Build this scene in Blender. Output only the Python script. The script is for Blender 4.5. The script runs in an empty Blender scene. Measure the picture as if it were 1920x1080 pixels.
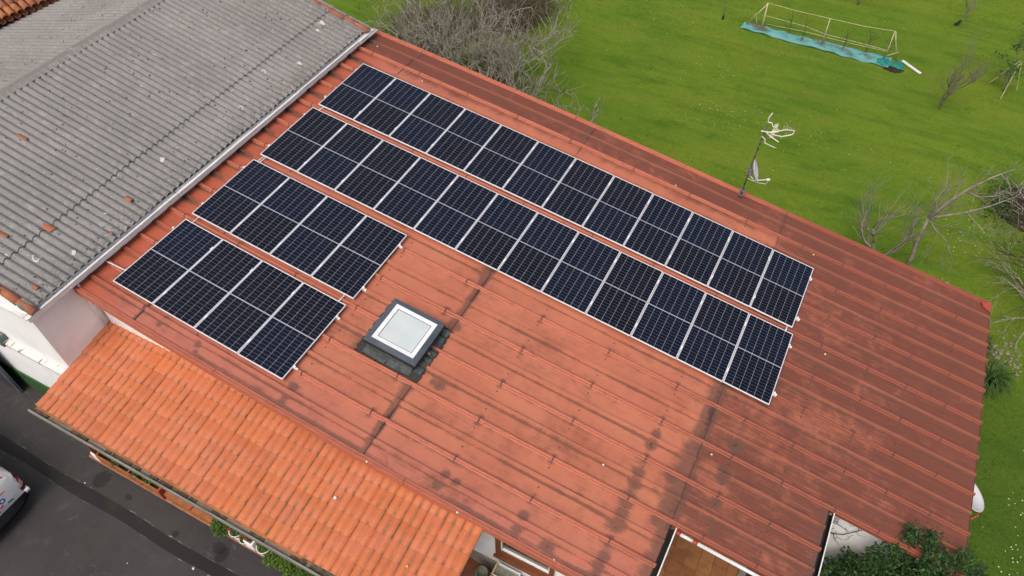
import bpy, math, random
import numpy as np
from mathutils import Matrix, Vector

# ------------------------------------------------------------------ camera
S = bpy.context.scene
COL = S.collection
cam = bpy.data.cameras.new('camera'); cam_o = bpy.data.objects.new('camera', cam); COL.objects.link(cam_o)
CM = np.array([[0.8898047627694995, 0.347965537010041, -0.29524137448201354],
               [0.45634141183188137, -0.6784862913674099, 0.5756812210536171],
               [0.0, -0.6469747579927767, -0.7625114179605366]])
CP = (11.491429, -13.609072, 15.664203)
m = Matrix.Identity(4)
for i in range(3):
    m[i][0] = CM[i, 0]; m[i][1] = -CM[i, 1]; m[i][2] = -CM[i, 2]; m[i][3] = CP[i]
cam_o.matrix_world = m
cam.sensor_width = 36; cam.lens = 1373 / 1920 * 36; cam.clip_start = .1; cam.clip_end = 800
S.camera = cam_o

# ------------------------------------------------------------------ light
SUN_EL, SUN_AZ = math.radians(58), math.radians(264)       # azimuth measured from +X towards +Y
w = bpy.data.worlds.new('World'); S.world = w; w.use_nodes = True
nt = w.node_tree; bg = nt.nodes['Background']
sky = nt.nodes.new('ShaderNodeTexSky'); sky.sky_type = 'NISHITA'; sky.sun_disc = False
sky.sun_elevation = SUN_EL; sky.sun_rotation = math.pi / 2 - SUN_AZ
sky.air_density = 1.0; sky.dust_density = 6.0; sky.ozone_density = 1.0
nt.links.new(sky.outputs[0], bg.inputs[0]); bg.inputs[1].default_value = .14
sl = bpy.data.lights.new('sun', 'SUN'); sl.energy = 1.3; sl.angle = math.radians(36); sl.color = (1, .93, .84)
so = bpy.data.objects.new('sun', sl); COL.objects.link(so)
d = Vector((math.cos(SUN_EL) * math.cos(SUN_AZ), math.cos(SUN_EL) * math.sin(SUN_AZ), math.sin(SUN_EL)))
so.rotation_euler = d.to_track_quat('Z', 'Y').to_euler()
S.view_settings.view_transform = 'Standard'; S.view_settings.look = 'None'
S.view_settings.exposure = 0.18; S.view_settings.gamma = 1
S.view_settings.use_curve_mapping = False

rnd = random.Random(7); NR = np.random.RandomState(11)

# ------------------------------------------------------------------ helpers
def tag(o, label=None, cat=None, group=None, kind=None):
    if label: o['label'] = label
    if cat: o['category'] = cat
    if group: o['group'] = group
    if kind: o['kind'] = kind
    return o

def empty(name, loc=(0, 0, 0), rz=0, **k):
    o = bpy.data.objects.new(name, None); COL.objects.link(o)
    o.location = loc; o.rotation_euler = (0, 0, rz); o.empty_display_size = .2
    return tag(o, **k)

def link(name, me, parent=None, loc=None, rot=None, scale=None):
    o = bpy.data.objects.new(name, me); COL.objects.link(o)
    if parent: o.parent = parent
    if loc is not None: o.location = loc
    if rot is not None: o.rotation_euler = rot
    if scale is not None: o.scale = scale
    return o

class MB:
    def __init__(s): s.v = []; s.f = []
    def add(s, v, f):
        n = len(s.v); s.v += [tuple(map(float, p)) for p in v]; s.f += [tuple(i + n for i in q) for q in f]; return s
    def box(s, x0, x1, y0, y1, z0, z1, bev=0.0):
        if bev <= 0:
            return s.add([(x0, y0, z0), (x1, y0, z0), (x1, y1, z0), (x0, y1, z0), (x0, y0, z1), (x1, y0, z1), (x1, y1, z1), (x0, y1, z1)],
                         [(0, 3, 2, 1), (4, 5, 6, 7), (0, 1, 5, 4), (1, 2, 6, 5), (2, 3, 7, 6), (3, 0, 4, 7)])
        b = bev; V = []; 
        for z, k in ((z0, b), (z0 + b, 0), (z1 - b, 0), (z1, b)):
            V += [(x0 + k, y0 + k + (b if k == 0 else 0), z), (x0 + k + (b if k == 0 else 0), y0 + k, z), (x1 - k - (b if k == 0 else 0), y0 + k, z), (x1 - k, y0 + k + (b if k == 0 else 0), z),
                  (x1 - k, y1 - k - (b if k == 0 else 0), z), (x1 - k - (b if k == 0 else 0), y1 - k, z), (x0 + k + (b if k == 0 else 0), y1 - k, z), (x0 + k, y1 - k - (b if k == 0 else 0), z)]
        F = [tuple(range(7, -1, -1)), tuple(range(24, 32))]
        for r in range(3):
            for i in range(8): F.append((r * 8 + i, r * 8 + (i + 1) % 8, r * 8 + 8 + (i + 1) % 8, r * 8 + 8 + i))
        return s.add(V, F)
    def prism(s, pts, h, axis='z', base=0.0):
        n = len(pts)
        def P(a, b, c): return {'z': (a, b, c), 'y': (a, c, b), 'x': (c, a, b)}[axis]
        V = [P(a, b, base) for a, b in pts] + [P(a, b, base + h) for a, b in pts]
        F = [tuple(range(n - 1, -1, -1)), tuple(range(n, 2 * n))] + [(i, (i + 1) % n, n + (i + 1) % n, n + i) for i in range(n)]
        return s.add(V, F)
    def tube(s, pts, rad, n=6, cap=True):
        pts = [Vector(p) for p in pts]
        if not hasattr(rad, '__len__'): rad = [rad] * len(pts)
        base = len(s.v); up = None
        for i, p in enumerate(pts):
            t = (pts[min(i + 1, len(pts) - 1)] - pts[max(i - 1, 0)])
            if t.length < 1e-9: t = Vector((0, 0, 1))
            t.normalize()
            if up is None: up = t.orthogonal().normalized()
            else:
                up = up - t * up.dot(t)
                up = up.normalized() if up.length > 1e-6 else t.orthogonal().normalized()
            b = t.cross(up)
            for k in range(n):
                a = 2 * math.pi * k / n
                q = p + (up * math.cos(a) + b * math.sin(a)) * rad[i]
                s.v.append((q.x, q.y, q.z))
        for i in range(len(pts) - 1):
            for k in range(n):
                a = base + i * n + k; b2 = base + i * n + (k + 1) % n
                s.f.append((a, b2, b2 + n, a + n))
        if cap:
            s.f.append(tuple(base + k for k in range(n - 1, -1, -1)))
            s.f.append(tuple(base + (len(pts) - 1) * n + k for k in range(n)))
        return s
    def lathe(s, prof, n=20, c=(0, 0, 0)):
        base = len(s.v)
        for r, z in prof:
            for k in range(n):
                a = 2 * math.pi * k / n; s.v.append((c[0] + r * math.cos(a), c[1] + r * math.sin(a), c[2] + z))
        for i in range(len(prof) - 1):
            for k in range(n):
                a = base + i * n + k; b = base + i * n + (k + 1) % n; s.f.append((a, b, b + n, a + n))
        return s
    def mesh(s, name, mat, smooth=False):
        me = bpy.data.meshes.new(name); me.from_pydata(s.v, [], s.f)
        if mat: me.materials.append(mat)
        if smooth: me.polygons.foreach_set('use_smooth', [True] * len(me.polygons))
        me.update(); return me
    def build(s, name, mat, parent=None, smooth=False, **k):
        o = link(name, s.mesh(name, mat, smooth), parent); return tag(o, **k)

def grid_mesh(name, P, mat, smooth=True, uvs=None, attrs=None):
    """P: (n,m,3) array of points -> grid mesh with optional uv array (n,m,2) and float attributes."""
    n, mm = P.shape[:2]
    me = bpy.data.meshes.new(name)
    me.vertices.add(n * mm); me.vertices.foreach_set('co', P.reshape(-1).astype(np.float32))
    i, j = np.meshgrid(np.arange(n - 1), np.arange(mm - 1), indexing='ij')
    a = (i * mm + j).ravel(); q = np.stack([a, a + mm, a + mm + 1, a + 1], 1)
    nf = len(q); me.loops.add(nf * 4); me.loops.foreach_set('vertex_index', q.ravel().astype(np.int32))
    me.polygons.add(nf); me.polygons.foreach_set('loop_start', (np.arange(nf) * 4).astype(np.int32))
    me.polygons.foreach_set('use_smooth', np.full(nf, smooth))
    if uvs is not None:
        l = me.uv_layers.new(name='UVMap'); l.data.foreach_set('uv', uvs.reshape(-1, 2)[q.ravel()].astype(np.float32).ravel())
    for k, arr in (attrs or {}).items():
        at = me.attributes.new(k, 'FLOAT', 'POINT'); at.data.foreach_set('value', arr.ravel().astype(np.float32))
    me.materials.append(mat); me.update(calc_edges=True); me.validate(); return me

def tri_mesh(name, V, F, mat, uvs=None, attr=None):
    me = bpy.data.meshes.new(name); k = F.shape[1]
    me.vertices.add(len(V)); me.vertices.foreach_set('co', V.astype(np.float32).ravel())
    me.loops.add(F.size); me.loops.foreach_set('vertex_index', F.astype(np.int32).ravel())
    me.polygons.add(len(F)); me.polygons.foreach_set('loop_start', (np.arange(len(F)) * k).astype(np.int32))
    if attr is not None:
        at = me.attributes.new('rv', 'FLOAT', 'POINT'); at.data.foreach_set('value', attr.astype(np.float32))
    me.materials.append(mat); me.update(calc_edges=True); return me

_T = NR.rand(64, 64)
def vnoise(x, y, seed=0):
    x = np.asarray(x, float) + seed * 7.31; y = np.asarray(y, float) + seed * 3.77
    xi = np.floor(x).astype(int); yi = np.floor(y).astype(int); fx = x - xi; fy = y - yi
    fx = fx * fx * (3 - 2 * fx); fy = fy * fy * (3 - 2 * fy)
    g = lambda a, b: _T[a % 64, b % 64]
    return (g(xi, yi) * (1 - fx) + g(xi + 1, yi) * fx) * (1 - fy) + (g(xi, yi + 1) * (1 - fx) + g(xi + 1, yi + 1) * fx) * fy
def sstep(a, b, x):
    t = np.clip((x - a) / (b - a), 0, 1); return t * t * (3 - 2 * t)

# ------------------------------------------------------------------ material helpers
class NT:
    def __init__(s, name, rough=.6, spec=.4, metal=0.0):
        s.m = bpy.data.materials.new(name); s.m.use_nodes = True; s.n = s.m.node_tree
        s.b = s.n.nodes['Principled BSDF']; s.b.inputs['Roughness'].default_value = rough
        s.b.inputs['Specular IOR Level'].default_value = spec; s.b.inputs['Metallic'].default_value = metal
        s._o = None
    def node(s, t, **k):
        n = s.n.nodes.new(t)
        for a, b in k.items(): setattr(n, a, b)
        return n
    def L(s, a, b): s.n.links.new(a, b)
    def obj(s):
        if s._o is None: s._o = s.node('ShaderNodeTexCoord').outputs['Object']
        return s._o
    def world(s): return s.node('ShaderNodeNewGeometry').outputs['Position']
    def uv(s): return s.node('ShaderNodeUVMap').outputs[0]
    def mapped(s, src, scale=(1, 1, 1), loc=(0, 0, 0), rot=(0, 0, 0)):
        n = s.node('ShaderNodeMapping'); n.inputs['Scale'].default_value = scale; n.inputs['Location'].default_value = loc
        n.inputs['Rotation'].default_value = rot; s.L(src, n.inputs[0]); return n.outputs[0]
    def noise(s, src, scale=5, detail=4, rough=.6, dist=0):
        n = s.node('ShaderNodeTexNoise'); n.inputs['Scale'].default_value = scale; n.inputs['Detail'].default_value = detail
        n.inputs['Roughness'].default_value = rough; n.inputs['Distortion'].default_value = dist
        if src is not None: s.L(src, n.inputs['Vector'])
        return n.outputs['Fac']
    def vor(s, src, scale=5, feature='F1', out='Distance', rand=1):
        n = s.node('ShaderNodeTexVoronoi', feature=feature); n.inputs['Scale'].default_value = scale
        n.inputs['Randomness'].default_value = rand
        s.L(src, n.inputs['Vector']); return n.outputs[out]
    def ramp(s, f, a, b, lo=0.0, hi=1.0):
        n = s.node('ShaderNodeMapRange', interpolation_type='SMOOTHSTEP'); n.inputs[1].default_value = a; n.inputs[2].default_value = b
        n.inputs[3].default_value = lo; n.inputs[4].default_value = hi; s.L(f, n.inputs[0]); return n.outputs[0]
    def math(s, op, a, b=None, c=None):
        n = s.node('ShaderNodeMath', operation=op)
        for i, x in enumerate((a, b, c)):
            if x is None: continue
            if isinstance(x, (int, float)): n.inputs[i].default_value = x
            else: s.L(x, n.inputs[i])
        return n.outputs[0]
    def mix(s, f, a, b, mode='MIX'):
        n = s.node('ShaderNodeMix', data_type='RGBA', blend_type=mode)
        for x, i in ((f, 0), (a, 6), (b, 7)):
            if isinstance(x, (int, float)): n.inputs[i].default_value = x
            elif isinstance(x, tuple): n.inputs[i].default_value = (*x, 1)
            else: s.L(x, n.inputs[i])
        return n.outputs[2]
    def attr(s, name): return s.node('ShaderNodeAttribute', attribute_name=name).outputs['Fac']
    def rand(s): return s.node('ShaderNodeObjectInfo').outputs['Random']
    def color(s, c):
        if isinstance(c, tuple): s.b.inputs['Base Color'].default_value = (*c, 1)
        else: s.L(c, s.b.inputs['Base Color'])
        return s
    def bump(s, h, dist=.01, strength=.6):
        n = s.node('ShaderNodeBump'); n.inputs['Distance'].default_value = dist; n.inputs['Strength'].default_value = strength
        s.L(h, n.inputs['Height']); s.L(n.outputs[0], s.b.inputs['Normal']); return s

def simple(name, c1, c2=None, scale=8, rough=.6, spec=.4, metal=0, bump=0, stretch=(1, 1, 1), bscale=40):
    n = NT(name, rough, spec, metal); o = n.mapped(n.obj(), stretch)
    if c2 is None: c2 = tuple(x * .8 for x in c1)
    f = n.ramp(n.noise(o, scale, 5, .65), .35, .65)
    n.color(n.mix(f, c1, c2))
    if bump: n.bump(n.noise(o, bscale, 3), bump, .6)
    return n.m

# --- red painted sheet roof
def roof_mat():
    n = NT('red_roof_paint', .55, .3)
    uv = n.uv(); wea = n.attr('weather'); smu = n.attr('smudge_shade')
    st = n.noise(n.mapped(uv, (.55, 26, 1)), 1.6, 5, .7)
    st2 = n.noise(n.mapped(uv, (.3, 60, 1)), 1.2, 3, .7)
    big = n.noise(uv, .9, 4, .6); med = n.noise(uv, 3.2, 5, .65, .4); fine = n.noise(uv, 26, 4, .7)
    base = n.mix(n.ramp(big, .3, .7), (.475, .165, .092), (.415, .13, .073))
    base = n.mix(n.attr('pink'), base, (.42, .135, .095))
    base = n.mix(n.math('MULTIPLY', n.ramp(st2, .3, .75), .22), base, (.50, .20, .125))
    base = n.mix(n.attr('fresh'), base, (.40, .088, .040))
    film = n.math('ADD', wea, n.math('MULTIPLY', n.math('SUBTRACT', st, .5), .9))
    film = n.math('ADD', film, n.math('MULTIPLY', n.math('SUBTRACT', med, .5), .9))
    film = n.math('MULTIPLY', n.ramp(film, .22, .88), n.math('MULTIPLY_ADD', n.attr('crest'), -.40, .95))
    filmc = n.mix(n.ramp(st, .35, .7), (.175, .055, .033), (.11, .040, .029))
    c = n.mix(film, base, filmc)
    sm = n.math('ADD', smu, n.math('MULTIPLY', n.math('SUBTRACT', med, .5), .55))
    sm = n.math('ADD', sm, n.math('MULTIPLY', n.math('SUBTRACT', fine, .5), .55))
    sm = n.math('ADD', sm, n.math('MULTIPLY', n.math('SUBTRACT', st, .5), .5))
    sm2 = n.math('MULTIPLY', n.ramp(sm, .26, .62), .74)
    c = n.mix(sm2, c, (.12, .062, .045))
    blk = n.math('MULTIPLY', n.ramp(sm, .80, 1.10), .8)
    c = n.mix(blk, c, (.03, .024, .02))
    scr = n.math('MULTIPLY', n.ramp(n.noise(n.mapped(uv, (1.2, 45, 1), (3, 0, 0)), 2.2, 2, .5), .71, .76), n.attr('scratch'))
    c = n.mix(scr, c, (.62, .36, .3))
    c = n.mix(n.math('MULTIPLY', n.ramp(fine, .62, .8), .12), c, (.2, .09, .06))
    n.color(c)
    n.L(n.math('MULTIPLY_ADD', film, .2, .48), n.b.inputs['Roughness'])
    n.bump(n.math('ADD', n.noise(n.mapped(uv, (.2, 60, 1)), 1.5, 2), n.math('MULTIPLY', fine, .3)), .004, .35)
    return n.m
M = {}
M['roof'] = roof_mat()
def cap_mat():
    n = NT('red_flashing', .5, .35); o = n.world()
    f = n.noise(n.mapped(o, (1.2, 14, 14)), 1.5, 5, .65); g = n.noise(o, 9, 4, .6)
    x = n.node('ShaderNodeSeparateXYZ'); n.L(o, x.inputs[0])
    wz = n.math('MULTIPLY', n.ramp(x.outputs[0], 9.5, 13.0), .85)
    c = n.mix(n.ramp(f, .3, .7), (.46, .145, .082), (.38, .11, .066))
    c = n.mix(wz, c, (.225, .064, .038))
    c = n.mix(n.math('MULTIPLY', n.ramp(g, .55, .75), .5), c, (.16, .06, .04))
    n.color(c); n.bump(f, .003, .4); return n.m
M['cap'] = cap_mat()
M['clip'] = simple('rusty_clip', (.16, .06, .045), (.09, .05, .04), 20, .7, .3)
def alu(name, c): 
    n = NT(name, .38, .5, .25); n.color(c); return n.m
M['alu'] = alu('anodised_frame', (.82, .82, .83)); M['alu'].node_tree.nodes['Principled BSDF'].inputs['Metallic'].default_value = 0
M['back'] = alu('white_backsheet', (.42, .43, .46))
def cell_mat():
    n = NT('solar_cell', .12, .25); r = n.rand()
    f = n.noise(n.obj(), 1.1, 2)
    c = n.mix(n.ramp(f, .3, .7), (.0058, .0066, .0135), (.005, .0055, .009))
    c = n.mix(n.ramp(r, .2, .9), c, (.005, .0075, .018)); n.color(c)
    n.b.inputs['Coat Weight'].default_value = .15; n.b.inputs['Coat Roughness'].default_value = .12
    return n.m
M['cell'] = cell_mat()
def white_wall():
    n = NT('white_render', .85, .2); o = n.world()
    f = n.noise(o, 1.1, 6, .6, .5); g = n.noise(o, 45, 3)
    st = n.noise(n.mapped(o, (3.5, 3.5, .35)), 2, 4, .6)
    c = n.mix(n.ramp(f, .45, .75), (.82, .83, .83), (.71, .71, .70))
    c = n.mix(n.math('MULTIPLY', n.ramp(st, .55, .8), .3), c, (.42, .40, .36))
    n.color(c); n.bump(g, .004, .4); return n.m
M['wall'] = white_wall()
M['green'] = simple('green_wall_paint', (.045, .115, .04), (.03, .085, .03), 4, .7)
M['white'] = simple('white_paint', (.72, .72, .70), (.62, .61, .58), 6, .5)
M['dirtywhite'] = simple('weathered_white_metal', (.82, .815, .79), (.68, .67, .63), 5, .55, stretch=(1, .4, 1), bump=.002)
M['black'] = simple('black_void', (.012, .012, .012), (.02, .02, .018), 8, .8)
def rusty():
    n = NT('rusty_white_rail', .6); o = n.world()
    f = n.noise(n.mapped(o, (7, 1, 1)), 1.6, 3, .6)
    n.color(n.mix(n.ramp(f, .54, .6), (.62, .62, .60), (.13, .055, .035))); return n.m
M['rust'] = rusty()
def asb():
    n = NT('fibre_cement', .9, .15); o = n.world()
    big = n.noise(o, .6, 5, .6, .3); med = n.noise(o, 5, 5, .65); fine = n.noise(o, 60, 4, .7)
    c = n.mix(n.ramp(big, .3, .7), (.290, .282, .272), (.222, .217, .209))
    c = n.mix(n.ramp(fine, .3, .75), n.mix(.5, c, (.16, .15, .14)), c)
    c = n.mix(n.math('MULTIPLY', n.ramp(med, .5, .75), .5), c, (.37, .35, .33))
    x = n.node('ShaderNodeSeparateXYZ'); n.L(o, x.inputs[0])
    # moss towards the eave and the far verge
    e = n.math('MAXIMUM', n.ramp(x.outputs[0], -1.3, -.6), n.math('MULTIPLY', n.ramp(x.outputs[1], -1.2, .9), .8))
    e = n.math('MULTIPLY', e, n.ramp(n.noise(o, 14, 5, .7), .42, .62))
    c = n.mix(n.math('MULTIPLY', e, .7), c, (.12, .115, .10))
    dist = n.noise(o, 18, 2)
    sp = n.vor(n.mapped(o, (1, 1.3, 1)), 5.5); sp = n.math('ADD', sp, n.math('MULTIPLY', n.math('SUBTRACT', n.noise(o, 30, 2), .5), .22))
    c = n.mix(n.math('MULTIPLY', n.ramp(sp, .19, .12), n.ramp(n.noise(o, 2.3, 3), .40, .55)), c, (.055, .052, .048))
    sp2 = n.vor(n.mapped(o, (1, 1, 1), (5, 2, 1)), 17); sp2 = n.math('ADD', sp2, n.math('MULTIPLY', n.math('SUBTRACT', n.noise(o, 70, 2), .5), .4))
    c = n.mix(n.math('MULTIPLY', n.ramp(sp2, .20, .08), .85), c, (.075, .07, .065))
    wt = n.vor(n.mapped(o, (1, 1, 1), (1, 7, 3)), 7); c = n.mix(n.math('MULTIPLY', n.ramp(wt, .16, .05), .6), c, (.46, .44, .40))
    n.color(c); n.bump(n.math('ADD', fine, med), .012, .6); return n.m
M['asb'] = asb()
def ridge_m():
    n = NT('lichened_ridge_cap', .9, .15); o = n.world()
    fine = n.noise(o, 50, 4, .7); med = n.noise(o, 4, 5, .7)
    c = n.mix(n.ramp(fine, .3, .7), (.17, .165, .15), (.27, .26, .24))
    y = n.math('MULTIPLY', n.ramp(n.noise(n.mapped(o, (1, 1, 1), (2, 0, 0)), 3.2, 5, .7), .56, .64), 1)
    c = n.mix(n.math('MULTIPLY', y, .6), c, (.30, .235, .09)); c = n.mix(n.math('MULTIPLY', n.ramp(med, .58, .68), .6), c, (.42, .41, .36))
    n.color(c); n.bump(fine, .01, .7); return n.m
M['ridge'] = ridge_m()
M['lichen'] = simple('pale_lichen', (.56, .56, .53), (.40, .40, .38), 22, .95, .1)
def terracotta(name, a, b, dirt, k=.5):
    n = NT(name, .75, .25); o = n.obj(); r = n.rand()
    wv = n.world(); f = n.noise(wv, 9, 5, .65)
    c = n.mix(r, a, b); c = n.mix(n.math('MULTIPLY', n.ramp(f, .45, .75), k), c, dirt)
    n.color(c); n.bump(n.noise(wv, 60, 3), .004, .5); return n.m
M['oldtile'] = terracotta('old_barrel_tile', (.46, .17, .065), (.30, .115, .06), (.13, .075, .05), .75)
M['verge'] = terracotta('verge_tile', (.36, .125, .065), (.28, .11, .07), (.16, .12, .075), .8)
def canopy_tile():
    n = NT('orange_roof_tile', .6, .3); uv = n.uv(); wv = n.world(); r = n.rand()
    s = n.node('ShaderNodeSeparateXYZ'); n.L(uv, s.inputs[0])
    val = s.outputs[0]            # 0 in the valley, 1 on the crest
    t = s.outputs[1]
    f = n.noise(wv, 5, 5, .65); fine = n.noise(n.mapped(wv, (30, 5, 5)), 1.5, 4, .7)
    c = n.mix(r, (.52, .155, .055), (.44, .122, .046))
    c = n.mix(n.math('MULTIPLY', n.ramp(n.noise(wv, 1.3, 3), .35, .7), .55), c, (.52, .175, .095))
    v = n.math('MULTIPLY', n.ramp(val, .50, .12), n.ramp(n.math('ADD', fine, n.math('MULTIPLY', f, .8)), .74, 1.02))
    v = n.math('MULTIPLY', v, n.ramp(n.noise(wv, 1.1, 4, .6), .38, .56))
    c = n.mix(n.math('MULTIPLY', v, .85), c, (.12, .105, .055))
    j = n.math('MULTIPLY', n.ramp(t, .70, .99), n.ramp(f, .38, .55)); j = n.math('MULTIPLY', j, n.ramp(val, .9, .2)); j = n.math('MAXIMUM', j, n.math('MULTIPLY', n.ramp(t, .975, .995), .45))  # stains near the tile foot, plus a painted course shadow line at the lip
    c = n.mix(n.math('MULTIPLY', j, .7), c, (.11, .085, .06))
    rr = n.noise(n.mapped(wv, (1, 1, 1), (4, 4, 4)), 22, 3)
    c = n.mix(n.math('MULTIPLY', n.ramp(rr, .62, .72), .35), c, (.62, .33, .22))
    n.color(c); n.bump(n.noise(wv, 55, 3), .003, .4); return n.m
M['tile'] = canopy_tile()
M['zinc'] = simple('weathered_zinc', (.26, .245, .21), (.17, .155, .12), 7, .55, stretch=(.3, 3, 3), bump=.003)
M['moss'] = simple('gutter_silt', (.13, .11, .08), (.06, .05, .035), 9, .95, .1, bump=.01)
def asphalt(name, a, b, k=1.0):
    n = NT(name, .85, .25); o = n.world()
    big = n.noise(o, .35, 5, .65, .6); med = n.noise(o, 2.2, 5, .65); fine = n.noise(o, 90, 3, .8)
    c = n.mix(n.ramp(big, .35, .7), a, b)
    c = n.mix(n.math('MULTIPLY', n.ramp(med, .52, .8), .45), c, tuple(x * 1.7 for x in b))
    g = n.noise(n.mapped(o, (1, 1, 1), (9, 3, 0)), .8, 4, .6)
    c = n.mix(n.math('MULTIPLY', n.ramp(g, .56, .72), .30), c, (.058, .056, .030))
    c = n.mix(n.math('MULTIPLY', n.ramp(fine, .35, .75), .5), c, tuple(x * .55 for x in a))
    ch = n.noise(n.mapped(o, (1, 1, 1), (2, 8, 0)), 2.6, 6, .75, 1.5)
    c = n.mix(n.math('MULTIPLY', n.ramp(ch, .60, .70), .38), c, (.16, .16, .16))
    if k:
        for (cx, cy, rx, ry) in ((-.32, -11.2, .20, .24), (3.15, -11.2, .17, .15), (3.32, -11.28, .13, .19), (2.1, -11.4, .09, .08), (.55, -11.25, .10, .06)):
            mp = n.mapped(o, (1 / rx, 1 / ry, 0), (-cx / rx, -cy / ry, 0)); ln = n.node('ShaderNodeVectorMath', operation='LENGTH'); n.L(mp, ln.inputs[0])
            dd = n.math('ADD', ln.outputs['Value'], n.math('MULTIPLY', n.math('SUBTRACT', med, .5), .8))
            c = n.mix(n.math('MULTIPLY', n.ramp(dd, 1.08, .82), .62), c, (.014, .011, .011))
    n.color(c); n.bump(fine, .006, .7); return n.m
M['asphalt'] = asphalt('asphalt', (.043, .041, .042), (.060, .057, .056))
M['patch'] = asphalt('dark_asphalt_patch', (.020, .019, .020), (.027, .025, .025), 0)
def wornline():
    n = NT('worn_mortar_line', .9); o = n.world()
    f = n.noise(n.mapped(o, (1, 3, 1)), 4, 5, .8)
    n.color(n.mix(n.ramp(f, .5, .66), (.06, .057, .055), (.34, .33, .31))); return n.m
M['line'] = wornline()
def lawn_m():
    n = NT('lawn', .95, .1); o = n.world()
    big = n.noise(o, .22, 5, .6, .5); med = n.noise(n.mapped(o, (.6, 1.1, 1), rot=(0, 0, .5)), 1.1, 6, .68, .3); fine = n.noise(o, 22, 4, .8)
    c = n.mix(n.ramp(big, .3, .7), (.098, .185, .015), (.148, .220, .019))
    c = n.mix(n.math('MULTIPLY', n.ramp(med, .45, .75), .6), c, (.17, .20, .028)); c = n.mix(n.math('MULTIPLY', n.ramp(med, .48, .30), .4), c, (.035, .085, .008))
    c = n.mix(n.math('MULTIPLY', n.ramp(fine, .35, .8), .6), c, (.05, .085, .010))
    stp = n.noise(n.mapped(o, (.25, 1.9, 1), rot=(0, 0, .45)), 1.0, 3, .6)
    c = n.mix(n.math('MULTIPLY', n.ramp(stp, .52, .68), .35), c, (.17, .215, .03)); c = n.mix(n.math('MULTIPLY', n.ramp(stp, .48, .32), .4), c, (.055, .125, .012))
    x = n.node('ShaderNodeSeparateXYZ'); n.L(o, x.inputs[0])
    deep_green = n.math('MULTIPLY', n.ramp(x.outputs[0], 15.5, 18), n.ramp(x.outputs[1], 4.5, -1)); c = n.mix(n.math('MULTIPLY', deep_green, .6), c, (.035, .080, .012))  # grass deepens in green towards the building's right end
    n.color(c); n.bump(n.math('ADD', fine, med), .05, .6); return n.m
M['lawn'] = lawn_m()
def blade_m():
    n = NT('grass_blade', .7, .2); o = n.world(); r = n.attr('rv')
    big = n.noise(o, .22, 5, .6, .5); med = n.noise(n.mapped(o, (.6, 1.1, 1), rot=(0, 0, .5)), 1.1, 6, .68, .3)
    c = n.mix(n.ramp(big, .3, .7), (.104, .202, .015), (.160, .242, .021))
    c = n.mix(n.math('MULTIPLY', n.ramp(med, .45, .75), .6), c, (.185, .212, .032)); c = n.mix(n.math('MULTIPLY', n.ramp(med, .48, .30), .4), c, (.035, .09, .008))
    c = n.mix(r, n.mix(.22, c, (.03, .07, .008)), c)
    stp = n.noise(n.mapped(o, (.25, 1.9, 1), rot=(0, 0, .45)), 1.0, 3, .6)
    c = n.mix(n.math('MULTIPLY', n.ramp(stp, .52, .68), .35), c, (.17, .215, .03)); c = n.mix(n.math('MULTIPLY', n.ramp(stp, .48, .32), .4), c, (.055, .125, .012))
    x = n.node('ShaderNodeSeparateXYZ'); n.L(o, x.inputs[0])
    deep_green = n.math('MULTIPLY', n.ramp(x.outputs[0], 15.5, 18), n.ramp(x.outputs[1], 4.5, -1)); c = n.mix(n.math('MULTIPLY', deep_green, .6), c, (.035, .080, .012))  # blades take the same deeper green as the lawn there
    n.color(c); return n.m
M['blade'] = blade_m()
def bark(name, a, b, s=10):
    n = NT(name, .9, .15); o = n.world(); f = n.noise(n.mapped(o, (1, 1, .6)), s, 5, .7)
    n.color(n.mix(n.ramp(f, .35, .65), a, b)); return n.m
M['bark'] = bark('grey_bark', (.40, .37, .31), (.22, .19, .15))
M['bark_dark'] = bark('dark_bark', (.10, .08, .055), (.055, .045, .03))
M['bark_mid'] = bark('brown_bark', (.23, .20, .155), (.13, .11, .085))
M['bark_fine'] = bark('grey_brown_bark', (.28, .25, .20), (.16, .14, .11))
M['bramble'] = bark('dry_bramble', (.15, .115, .07), (.07, .055, .035), 4)
M['straw'] = bark('pale_cane', (.60, .55, .34), (.40, .36, .22))
def leaf(name, a, b, rough=.55, spec=.25):
    n = NT(name, rough, spec); r = n.attr('rv'); n.color(n.mix(r, a, b)); return n.m
M['leafdark'] = leaf('glossy_dark_leaf', (.008, .026, .007), (.035, .085, .014))
M['leafgreen'] = leaf('green_leaf', (.02, .052, .010), (.075, .14, .02), .6, .3)
M['weed'] = leaf('weed_leaf', (.035, .08, .012), (.10, .16, .02), .7, .2)
M['dryleaf'] = leaf('dry_leaf', (.10, .065, .03), (.22, .16, .09), .8, .2)
M['petal'] = simple('red_petal', (.55, .02, .03), (.4, .01, .02))
M['daisy'] = simple('white_petal', (.75, .75, .6), (.6, .6, .35))
M['yellow'] = simple('yellow_petal', (.6, .5, .05), (.5, .4, .03))
M['darkgrey'] = simple('dark_grey_aluminium', (.115, .135, .15), (.085, .10, .113), 3, .35, .5, .3)
M['blackframe'] = simple('black_rubber', (.014, .015, .017), (.022, .022, .024), 6, .45)
M['lead'] = simple('grey_flashing', (.10, .115, .12), (.055, .06, .055), 7, .55, .4, bump=.006)
M['leaddark'] = simple('bitumen', (.025, .025, .023), (.05, .045, .04), 25, .8, bump=.01)
def pane():
    n = NT('skylight_glass', .12, .5); o = n.world(); n.color(n.mix(n.ramp(n.noise(o, 2.0, 2), .3, .7), (.52, .575, .565), (.58, .625, .61)))
    n.b.inputs['Coat Weight'].default_value = .3; return n.m
M['pane'] = pane()
M['gloss'] = simple('gloss_white', (.78, .79, .79), (.72, .73, .74), 3, .25, .5)
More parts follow.
